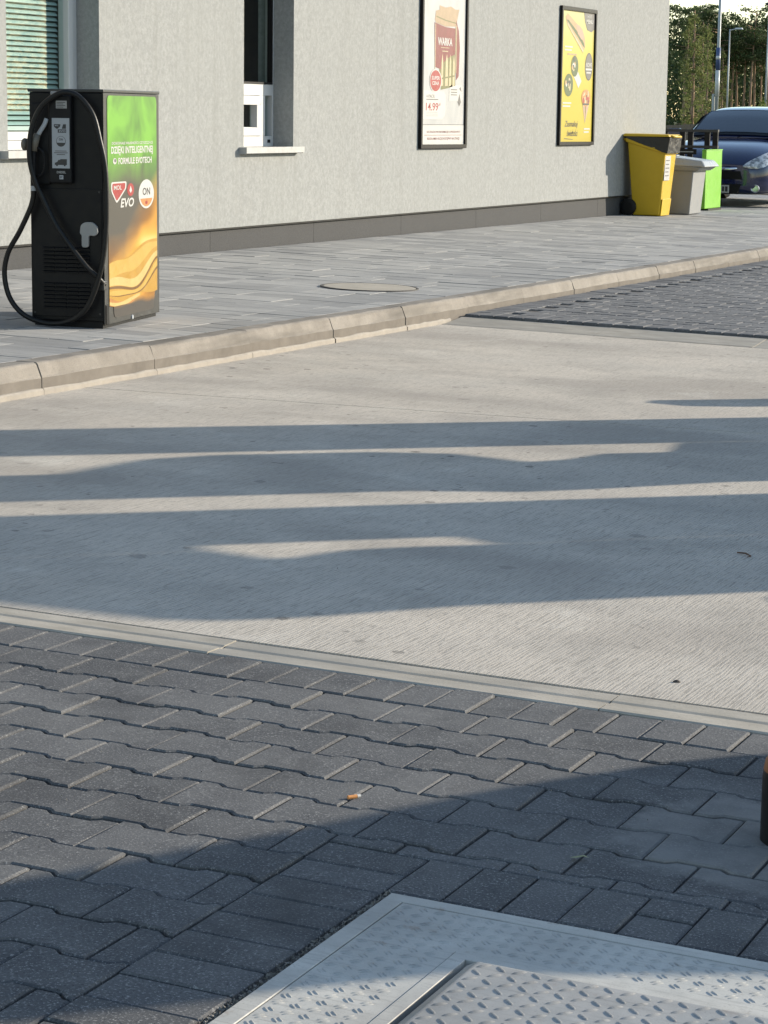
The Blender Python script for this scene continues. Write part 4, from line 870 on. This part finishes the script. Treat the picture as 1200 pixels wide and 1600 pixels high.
cab = [(1.0, .70, .97, .68, 1.0), (1.22, .74, .97, .665, 1.13), (1.5, .76, .97, .63, 1.285), (1.75, .77, .97, .59, 1.395), (2.0, .77, .97, .57, 1.445), (2.5, .77, .97, .57, 1.465), (3.2, .76, .97, .56, 1.44), (3.6, .74, .97, .54, 1.37), (3.85, .72, .97, .6, 1.1)]
def cc(y, wb, zb, wt, zt):
    h_ = [(wb, zb), (wb*.45+wt*.55, zb+.55*(zt-zb)), (wt, zt-.03), (wt*.82, zt), (wt*.35, zt+.012)]
    return [(a, y, b) for a, b in h_]+[(-a, y, b) for a, b in h_[::-1]]
subs(loft([cc(*s_) for s_ in cab]).build('cabin_roof', MT['navy'], car, smooth=True, fixn=True))
def lerp_cab(y):
    for a, b in zip(cab, cab[1:]):
        if a[0] <= y <= b[0]: t = (y-a[0])/(b[0]-a[0]); return [p+(q_-p)*t for p, q_ in zip(a, b)]
def screen(y0, y1, off, fr, n=8):
    mb = MB(); rows = []
    for i in range(n+1):
        y = y0+(y1-y0)*i/n; _, wb, zb, wt, zt = lerp_cab(y)
        rows.append([((k/8*2-1)*wt*fr, y-.50*off, zt+.014-.022*(k/4-1)**2+.86*off) for k in range(9)])
    mb.add([p for r in rows for p in r], [(i*9+k, i*9+k+1, (i+1)*9+k+1, (i+1)*9+k) for i in range(n) for k in range(8)]); return mb
screen(1.03, 1.74, .012, .93).build('windscreen_surround', MT['black'], car, smooth=True)
screen(1.09, 1.70, .020, .88).build('windscreen', MT['car_glass'], car, smooth=True)
for s_ in (-1, 1):
    mb = MB(); pts = [(1.35, 1.02), (1.75, 1.30), (2.0, 1.36), (2.9, 1.35), (3.3, 1.05), (3.3, 1.02)]
    mb.face([(s_*(.79-.30*(z_-.97)), y_, z_) for y_, z_ in pts]); mb.build('side_window', MT['black'], car)
    lo = smooth_curve([(.42, .015, .575), (.56, .025, .555), (.68, .075, .575), (.775, .22, .66), (.815, .42, .775)], 4); up = smooth_curve([(.42, .012, .595), (.48, .06, .655), (.58, .15, .725), (.69, .30, .795), (.79, .50, .835)], 4)
    mb = MB(); n_ = len(lo); rows = []
    for r_ in range(6):
        t = r_/5; bulge = .030*math.sin(math.pi*t)
        rows.append([(s_*((1-t)*a.x+t*b.x+bulge*.6+.008), (1-t)*a.y+t*b.y-bulge*.8-.008, (1-t)*a.z+t*b.z) for a, b in zip(lo, up)])
    mb.add([p for r in rows for p in r], [(i*n_+k, i*n_+k+1, (i+1)*n_+k+1, (i+1)*n_+k) for i in range(5) for k in range(n_-1)]); mb.build('headlight', MT['lamp'], car, smooth=True)
    mb = MB(); mb.lathe([(0, 0), (.045, 0), (.055, -.012), (.06, 0)], 20, (s_*.60, .045, .27), 'y'); mb.build('fog_lamp', MT['lamp'], car)
    mb = MB(); mb.tube([(s_*.80, 1.30, 1.02), (s_*.87, 1.28, 1.05)], .02, 8); hexa(mb, (s_*.93-.09, s_*.93+.09, 1.22, 1.34), (s_*.93-.08, s_*.93+.08, 1.24, 1.33), .99, (1.12,)*4); mb.build('door_mirror', MT['navy'], car, bevel=.02, seg=3)
    for yy in (.72, 3.2):
        mb = MB(); mb.lathe([(0, -.1), (.2, -.1), (.29, -.09), (.305, -.06), (.305, .06), (.29, .09), (.2, .1), (0, .1)], 32, (s_*.775, yy, .305), 'x'); wh = mb.build('wheel', MT['rubber'], car)
        mb = MB(); mb.lathe([(0, s_*.115), (.06, s_*.115), (.19, s_*.10), (.2, s_*.08)], 24, (s_*.775, yy, .305), 'x'); mb.build('rim', MT['silver'], wh)
mb = MB(); mb.tube([(-.40, .055, .56), (-.25, -.004, .548), (0, -.022, .545), (.25, -.004, .548), (.40, .055, .56)], .022, 10); mb.build('grille_bar', MT['chrome'], car, smooth=True)
mb = MB(); mb.prism([(-.43, .40), (.43, .40), (.40, .52), (-.40, .52)], -.012, .10, 'y'); mb.build('upper_grille', MT['black'], car, bevel=.006)
mb = MB(); mb.prism([(-.36, .19), (.36, .19), (.42, .33), (-.42, .33)], -.008, .10, 'y'); mb.build('lower_grille', MT['black_plastic'], car, bevel=.006)
mb = MB(); mb.box(-.26, .26, -.032, -.018, .20, .315); pl = mb.build('number_plate', MT['white_print'], car, bevel=.003)
P = Print((0, -.0325, 0), (1, 0, 0), (0, 0, 1)); P.text('1', .225, .2575, .035, .075, D_, .001, bold=.02); P.rect(.165, .195, .222, .293, D_, .001); P.build('plate_character', pl)
for a, b in ((-.55, -.05), (.05, .50)): mb = MB(); mb.tube([(a, 1.02, 1.0), (b, 1.12, 1.068)], .010, 6); mb.build('wiper', MT['black'], car)
# ================================================================== SMALL THINGS ON THE GROUND
mh = place('manhole_cover', -6.445, 13.95); mh.rotation_euler = TILT; tag(mh, 'round concrete-filled manhole cover in dark iron ring on the pavement', 'manhole cover')
mb = MB(); mb.lathe([(.330, -.02), (.330, .003), (.327, .004), (.318, .004), (.314, .003), (.314, -.02)], 64); mb.build('iron_ring', simple('dull_iron', (.06, .055, .05), .7, var=.3, sc=12), mh)
mb = MB(); mb.lathe([(.310, -.02), (.310, .002), (.305, .0035), (0, .004)], 64); mb.build('infill', MT['cast'], mh)
bt = obj('cigarette_butt', None, None, (-1.805, 3.863, g(-1.805, 3.863)+.004), (0, 0, .9)); tag(bt, 'orange and white cigarette butt lying on the dark pavers', 'cigarette butt')
MB().tube([(-.013, 0, 0), (.006, 0, 0)], .004, 10).build('filter', simple('cork_tip', (.62, .26, .08), .7, var=.2, sc=200), bt); MB().tube([(.0062, 0, 0), (.014, .001, 0)], [.004, .0035], 10).build('paper', MT['white_print'], bt)
tw = MB().tube([(-.035, .005, .004), (.0, 0, .007), (.028, -.012, .004), (.026, -.028, .003)], [.0022, .0026, .002, .001], 7).build('twig', simple('dry_twig', (.10, .05, .025), .8, var=.3, sc=60), None, (-1.842, 6.766, g(-1.842, 6.766)), (0, 0, -.35)); tag(tw, 'thin dry brown twig lying on the shaded concrete', 'twig')
mb = MB(); mb.add([(-.018, 0, .001), (-.006, -.007, .003), (.008, -.005, .006), (.019, 0, .002), (.008, .006, .005), (-.006, .006, .002)], [(0, 1, 5), (1, 2, 4, 5), (2, 3, 4)])
lf = mb.build('fallen_leaf', simple('pale_leaf', (.22, .24, .12), .7, var=.3, sc=60), None, (-1.30, 3.738, g(-1.30, 3.738)+.002), (0, 0, .3)); tag(lf, 'small pale curled leaf on the shaded pavers', 'leaf')
mb = MB(); mb.lathe([(0, .010), (.006, .008), (.010, .003), (.011, 0)], 9)
pb = mb.build('pebble', simple('dark_pebble', (.05, .04, .035), .8, var=.3, sc=60), None, (-1.543, 5.098, g(-1.543, 5.098)), (0, 0, .4)); pb.scale = (.9, .55, .6); tag(pb, 'small dark pebble on the sunlit concrete near the drain strip', 'pebble')
bo = empty('bollard', (-.972, 4.045, g(-.972, 4.045)), 0); tag(bo, 'low round-topped black bollard with orange cap at the right edge on pavers', 'bollard')
mb = MB(); mb.lathe([(.078, -.01), (.078, .125), (.076, .137)], 40); mb.build('post', MT['rubber'], bo, smooth=True)
mb = MB(); mb.lathe([(.0765, .137), (.073, .155), (.063, .170), (.045, .182), (.02, .188), (0, .19)], 40); mb.build('cap', simple('orange_cap', (.22, .075, .02), .5, var=.2, sc=20), bo, smooth=True)
# ================================================================== UNSEEN CASTERS TO THE RIGHT (outlines shaped to throw the long shadows)
S2 = Vector((math.cos(SUN_AZ), math.sin(SUN_AZ), 0)); E2 = Vector((-math.sin(SUN_AZ), math.cos(SUN_AZ), 0)); TE = math.tan(SUN_EL)
def stand(name, D, outlines, depth, m, label, cat, group, part='cabinet'):
    """unseen upright shadow caster facing the sun at distance D; outline in (across, height) metres, height over its own foot"""
    qs = [a for o_ in outlines for a, b in o_]; qc = (min(qs)+max(qs))/2; c_ = S2*D+E2*qc
    zb = g(c_.x, c_.y) if c_.y < 13.3 else zf(c_.x, c_.y)
    e = empty(name, (c_.x, c_.y, zb), SUN_AZ+math.pi/2); tag(e, label, cat, group)
    for i, o_ in enumerate(outlines):
        mb = MB(); mb.prism([(a-qc, b) for a, b in o_], -depth/2, depth/2, 'y'); mb.build(part if i == 0 else 'caster_side', m, e, fixn=True, bevel=.01)
    return e
D0 = 8.0
hz = lambda s_: (D0-s_)*TE+.10
caster_m = simple('caster_casing', (.30, .31, .32), .4, var=.1, sc=5)
GP = 'unseen fuel pumps casting shadows on the forecourt'  # pumps out of view, outlines cut so their shade forms the bands
pA = stand('pump_caster', D0, [[(8.35, -.02), (9.036, -.02), (9.036, 3.0), (8.35, 3.0)]], .3, caster_m, 'unseen square-topped fuel pump shaped to cast a plain band of shadow', 'fuel pump', GP)
pB = stand('pump_caster', D0, [[(7.385, -.02), (8.351-.004, -.02), (8.346, hz(4.53)), (8.11, hz(4.36)), (8.11, hz(4.05)), (7.985, hz(3.82)), (7.945, hz(3.62)), (8.19, hz(3.39)), (8.277, hz(3.05)), (8.284, hz(2.40)), (8.21, hz(2.08)), (8.02, hz(1.82)), (7.92, hz(1.7)), (7.915, 3.0), (7.385, 3.0), (7.385, hz(2.9)), (7.30, hz(3.32)), (7.32, hz(3.64)), (7.385, hz(4.2))]], .05, caster_m, 'unseen fuel pump with side notched to shape its shadow', 'fuel pump', GP)
pC = stand('pump_caster', D0, [[(5.605, -.02), (6.4, -.02), (6.4, hz(2.76)), (6.41, hz(2.45)), (6.395, hz(2.25)), (6.29, hz(2.0)), (6.40, hz(1.88)), (6.46, hz(1.83)), (6.46, 2.95), (6.1, 2.9), (5.95, hz(.95)), (5.85, hz(1.08)), (5.75, hz(1.22)), (5.60, hz(1.42)), (5.545, hz(1.6)), (5.54, hz(1.85)), (5.585, hz(2.3))],
      [(6.402, -.02), (7.13, -.02), (7.13, 3.0), (6.462, 3.0), (6.462, hz(1.83)), (6.54, hz(1.80)), (6.545, hz(2.70)), (6.402, hz(2.78))]], .05, caster_m, 'unseen wide fuel pump with shoulder and slot shaped for its shadow', 'fuel pump', GP)
stand('bin_caster', D0, [[(9.39, -.02), (9.66, -.02), (9.66, hz(5.22)), (9.58, hz(5.15)), (9.44, hz(5.3)), (9.39, hz(5.6))]], .25, MT['bin_grey'], 'unseen bin-sized shape added for the far shadow beside the square-topped pump', 'bin', None, 'body')  # unseen shape added for the blob of shade beyond the bands
stand('post_caster', 6.6, [[(5.30, -.02), (5.56, -.02), (5.56, 1.10), (5.52, 1.145), (5.36, 1.15), (5.30, 1.10)]], .12, MT['grey_metal'], 'unseen short post added for the rounded shadow beside the wide pump', 'post', None, 'post')  # unseen upright added for the small rounded shade on the slab
D1 = 6.0; hz1 = lambda s_: (D1-s_)*TE+.087
stand('shadow_caster', D1, [[(2.90, -.02), (4.10, -.02), (4.10, hz1(2.5)), (4.075, hz1(2.18)), (4.03, hz1(1.94)), (3.975, hz1(1.71)), (3.905, hz1(1.48)), (3.84, hz1(1.27)), (3.795, hz1(1.07)), (3.74, hz1(.87)), (3.70, hz1(.7)), (3.6, hz1(.3)), (3.2, hz1(.2)), (3.105, hz1(.6)), (3.105, hz1(1.31)), (3.065, hz1(1.43)), (3.03, hz1(1.58)), (2.98, hz1(1.78)), (2.90, hz1(2.1))]], .12, caster_m, 'unseen tapering grey totem next to the tank cover', 'caster', None)  # invented unseen shape, outline drawn back from the shade on the pavers
# ================================================================== FAR THINGS
def at(px, D, z=-.6):
    d = CW*1.0+CR*((px-600)/FPX); d = Vector((d.x, d.y, 0)); L = (d.x*CW.x+d.y*CW.y)/math.hypot(CW.x, CW.y); return Vector((d.x/L*D, d.y/L*D, z))
fp = at(1062, 58); fn = empty('board_fence', fp, math.atan2(CR.y, CR.x)); tag(fn, 'low dark weathered board fence between the building corner and the car', 'fence')
mb = MB(); mb.box(-.07, .07, -.012, .012, 0, 1.79); bd = mb.mesh('board', MT['wood'])
for k in range(-16, 36): obj('board', bd, fn, (k*.148, random.uniform(-.01, .01), random.uniform(-.02, .02)))
mb = MB(); mb.box(-2.5, 5.3, .013, .06, 1.2, 1.28); mb.build('rail', MT['wood'], fn)
lp = empty('lamp_post', at(1096, 100)); tag(lp, 'pale galvanised lamp post with blue and white bands beyond the car', 'lamp post')
mb = MB(); mb.tube([(0, 0, 0), (0, 0, 9.6)], [.085, .055], 14); mb.tube([(0, 0, 9.6), (.5, .2, 9.85), (1.2, .5, 9.95)], .035, 8); mb.build('pole', MT['galv'], lp, smooth=True)
mb = MB(); mb.tube([(0, 0, 2.9), (0, 0, 4.0)], .096, 14); mb.build('white_band', MT['white'], lp, smooth=True)
mb = MB(); mb.tube([(0, 0, 4.0), (0, 0, 4.95)], .098, 14); mb.build('blue_band', simple('blue_band', (.06, .09, .20), .5, var=.3, sc=4), lp, smooth=True)
mb = MB(); mb.tube([(0, 0, 4.45), (0, 0, 4.6)], .1, 14); mb.build('band_mark', MT['white'], lp, smooth=True)
mb = MB(); mb.box(-.2, -.1, -.06, .06, 0, 3.0); mb.build('cable_box', MT['galv'], lp, bevel=.01)
mb = MB(); hexa(mb, (1.1, 1.75, .42, .62), (1.15, 1.7, .45, .6), 9.93, (10.03,)*4); mb.build('lamp_head', MT['galv'], lp, bevel=.02)
for px, D, H, lab in ((1170, 180, 10.55, 'tall thin street lamp with small round head among the pines'), (1112, 205, 9.7, 'distant street lamp with short side arm in front of the pines')):
    l_ = empty('street_lamp', at(px, D)); tag(l_, lab, 'street lamp')
    mb = MB(); mb.tube([(0, 0, 0), (0, 0, H)], [.10, .055], 10); mb.build('pole', MT['galv'], l_, smooth=True)
    if px > 1150: mb = MB(); mb.lathe([(0, H), (.12, H), (.34, H+.12), (.3, H+.22), (0, H+.3)], 16); mb.build('lamp_head', MT['grey_metal'], l_)
    else:
        mb = MB(); mb.tube([(0, 0, H-.1), (.5, .2, H+.05)], .04, 8); hexa(mb, (.4, 1.1, .1, .4), (.45, 1.0, .15, .35), H, (H+.14,)*4); mb.build('lamp_head', MT['white'], l_)
rsn = empty('road_sign', at(1209, 46)); tag(rsn, 'dark back of a round road sign on a post at the top right edge', 'road sign')
mb = MB(); mb.tube([(0, 0, 0), (0, 0, 4.4)], .03, 10); mb.build('post', MT['grey_metal'], rsn, smooth=True)
mb = MB(); mb.lathe([(0, -.01), (.2, -.01), (.205, 0), (.2, .012), (0, .012)], 40, (0, 0, 4.27), 'y'); o = mb.build('sign_disc', MT['black'], rsn); o.rotation_euler = (0, 0, math.atan2(CR.y, CR.x))
mb = MB(); mb.box(-.165, .165, -.01, .01, 2.75, 3.75); o = mb.build('sign_plate', MT['black'], rsn, bevel=.02); o.rotation_euler = (0, 0, math.atan2(CR.y, CR.x))
# ---- trees
rt = random.Random(21)
def leaf_quad(mb, c_, s_, r_):
    d = Vector((r_.gauss(0, 1), r_.gauss(0, 1), r_.gauss(0, .7))).normalized(); e = d.orthogonal().normalized(); e.rotate(Matrix.Rotation(r_.uniform(0, 6.3), 3, d)); f_ = d.cross(e)
    a, b = s_*r_.uniform(.7, 1.3), s_*r_.uniform(.35, .7)
    mb.face([c_-e*a, c_-f_*b, c_+e*a, c_+f_*b])
def tree_meshes(kind, seed):
    r_ = random.Random(seed); H = 13.0; tk = MB(); cr = MB()
    lean = Vector((r_.uniform(-.3, .3), r_.uniform(-.3, .3), 0))
    pts = [Vector((0, 0, 0))+lean*(t*t)+Vector((0, 0, H*.97*t)) for t in [i/8 for i in range(9)]]
    tk.tube(pts, [.19-.15*i/8 for i in range(9)], 8)
    if kind == 'pine':
        for k in range(26):
            t = r_.uniform(.60, .99); z_ = H*t; a = r_.uniform(0, 6.28); L = (1.0+2.1*math.sin(math.pi*min(1, (1-t)*2.1+.12)))*r_.uniform(.55, 1.1)
            b0 = Vector((0, 0, z_))+lean*t*t; b1 = b0+Vector((math.cos(a)*L, math.sin(a)*L, L*r_.uniform(.05, .35)))
            tk.tube([b0, (b0+b1)/2+Vector((0, 0, -.08)), b1], [.05, .035, .015], 5)
            for c_, n_ in ((b1, 52), (b0*.4+b1*.6, 26)):
                for _ in range(n_): leaf_quad(cr, c_+Vector((r_.gauss(0, .36), r_.gauss(0, .36), r_.gauss(0, .17))), .15, r_)
    else:
        for k in range(44):
            t = r_.uniform(.06, .98); z_ = H*t; a = r_.uniform(0, 6.28); L = (1.5*(1-t)**.6+.35)*r_.uniform(.5, 1.05)
            b0 = Vector((0, 0, z_))+lean*t*t; b1 = b0+Vector((math.cos(a)*L, math.sin(a)*L, -.25*L))
            tk.tube([b0, (b0+b1)/2+Vector((0, 0, .1)), b1], [.035, .022, .01], 4)
            for _ in range(46):
                u = r_.random(); leaf_quad(cr, b0+(b1-b0)*(.3+.8*u)+Vector((r_.gauss(0, .2), r_.gauss(0, .2), -abs(r_.gauss(0, .45)))), .13, r_)
    return tk.mesh('trunk', MT['bark'], True), cr.mesh('crown', MT['needles'] if kind == 'pine' else MT['birch'])
TM = {'pine': [tree_meshes('pine', s_) for s_ in (1, 2, 3, 4)], 'birch': [tree_meshes('birch', s_) for s_ in (5, 6, 7)]}
specs = []
for px in (1050, 1060, 1072, 1083): specs.append((px+rt.uniform(-3, 3), 236+rt.uniform(-6, 6), 'birch', rt.uniform(.78, 1.05)))
specs += [(1104, 240, 'birch', .72), (1110, 246, 'birch', .6)]
tops = [(1046, 13.9), (1058, 13.6), (1071, 12.2), (1081, 12.6), (1090, 13.0), (1100, 12.8), (1108, 12.0), (1118, 11.6), (1127, 11.2), (1137, 11.9), (1146, 13.2), (1153, 12.5), (1163, 11.2), (1172, 12.2), (1180, 11.4), (1188, 10.4), (1197, 9.8), (1206, 9.6)]
for px, H in tops: specs.append((px, 248+rt.uniform(-5, 8), 'pine', H/13.0))
ORD = ['first', 'second', 'third', 'fourth', 'fifth', 'sixth', 'seventh', 'eighth', 'ninth', 'tenth', 'eleventh', 'twelfth', 'thirteenth', 'fourteenth', 'fifteenth', 'sixteenth', 'seventeenth', 'eighteenth', 'nineteenth']
cnt = {'pine': 0, 'birch': 0}
for px, D, kind, sc in sorted(specs):
    tkm, crm = rt.choice(TM[kind]); e = empty('pine_tree' if kind == 'pine' else 'birch_tree', at(px, D), rt.uniform(0, 6.28)); e.scale = (sc*rt.uniform(.85, 1.1), sc*rt.uniform(.85, 1.1), sc)
    obj('trunk', tkm, e); obj('crown', crm, e); o_ = ORD[cnt[kind]]; cnt[kind] += 1
    if kind == 'pine': tag(e, 'tall dark pine, %s from the building corner along the forest edge' % o_, 'tree', 'pines at the forest edge')
    else: tag(e, 'light green drooping tree, %s from the building corner, before the pines' % o_, 'tree', 'light green trees before the pines')
sb = empty('shrub', at(1172, 150)); tag(sb, 'rounded yellow-green shrub in front of the pines above the car roof', 'shrub')
mb = MB(); r_ = random.Random(9)
for k in range(60):
    c_ = Vector((r_.gauss(0, .42), r_.gauss(0, .4), 1.7+r_.gauss(0, .75)))
    for _ in range(40): leaf_quad(mb, c_+Vector((r_.gauss(0, .17), r_.gauss(0, .17), r_.gauss(0, .14))), .07, r_)
mb.build('foliage', MT['shrub'], sb)
mb = MB()
for k in range(6): mb.tube([(0, 0, 0), (r_.gauss(0, .1), r_.gauss(0, .1), .8), (r_.gauss(0, .4), r_.gauss(0, .4), 1.9)], [.04, .03, .01], 5)
mb.build('stems', MT['bark'], sb)
# the wood behind and to either side reads as one mass
mb = MB(); r_ = random.Random(4)
def mass_tree(p_, H, n_):
    for k in range(n_):
        t = r_.random()**.8; z_ = H*(.04+.96*t); w_ = (.55+1.5*math.sin(math.pi*min(1, t*.85+.1)))*.9
        leaf_quad(mb, p_+Vector((r_.gauss(0, w_*.55), r_.gauss(0, w_*.55), z_)), .28, r_)
a0 = math.atan2(at(1120, 1).x, at(1120, 1).y)
for k in range(60):
    px = 1015+235*k/60+r_.uniform(-3, 3); f_ = min(1, max(0, (px-1100)/110)); mass_tree(at(px, r_.uniform(275, 315)), (12.4-3.9*f_)*r_.uniform(.80, 1.08), 330)
for k in range(330):
    ang = r_.uniform(-.9, 1.2)
    if abs(ang-a0) < .04: continue
    dd = r_.uniform(255, 300); mass_tree(Vector((math.sin(ang)*dd, math.cos(ang)*dd, -.6)), r_.uniform(11, 15.5), 260)
tag(mb.build('distant_forest', MT['needles']), 'dark pine forest filling the background behind the front pines', 'forest', kind='stuff')
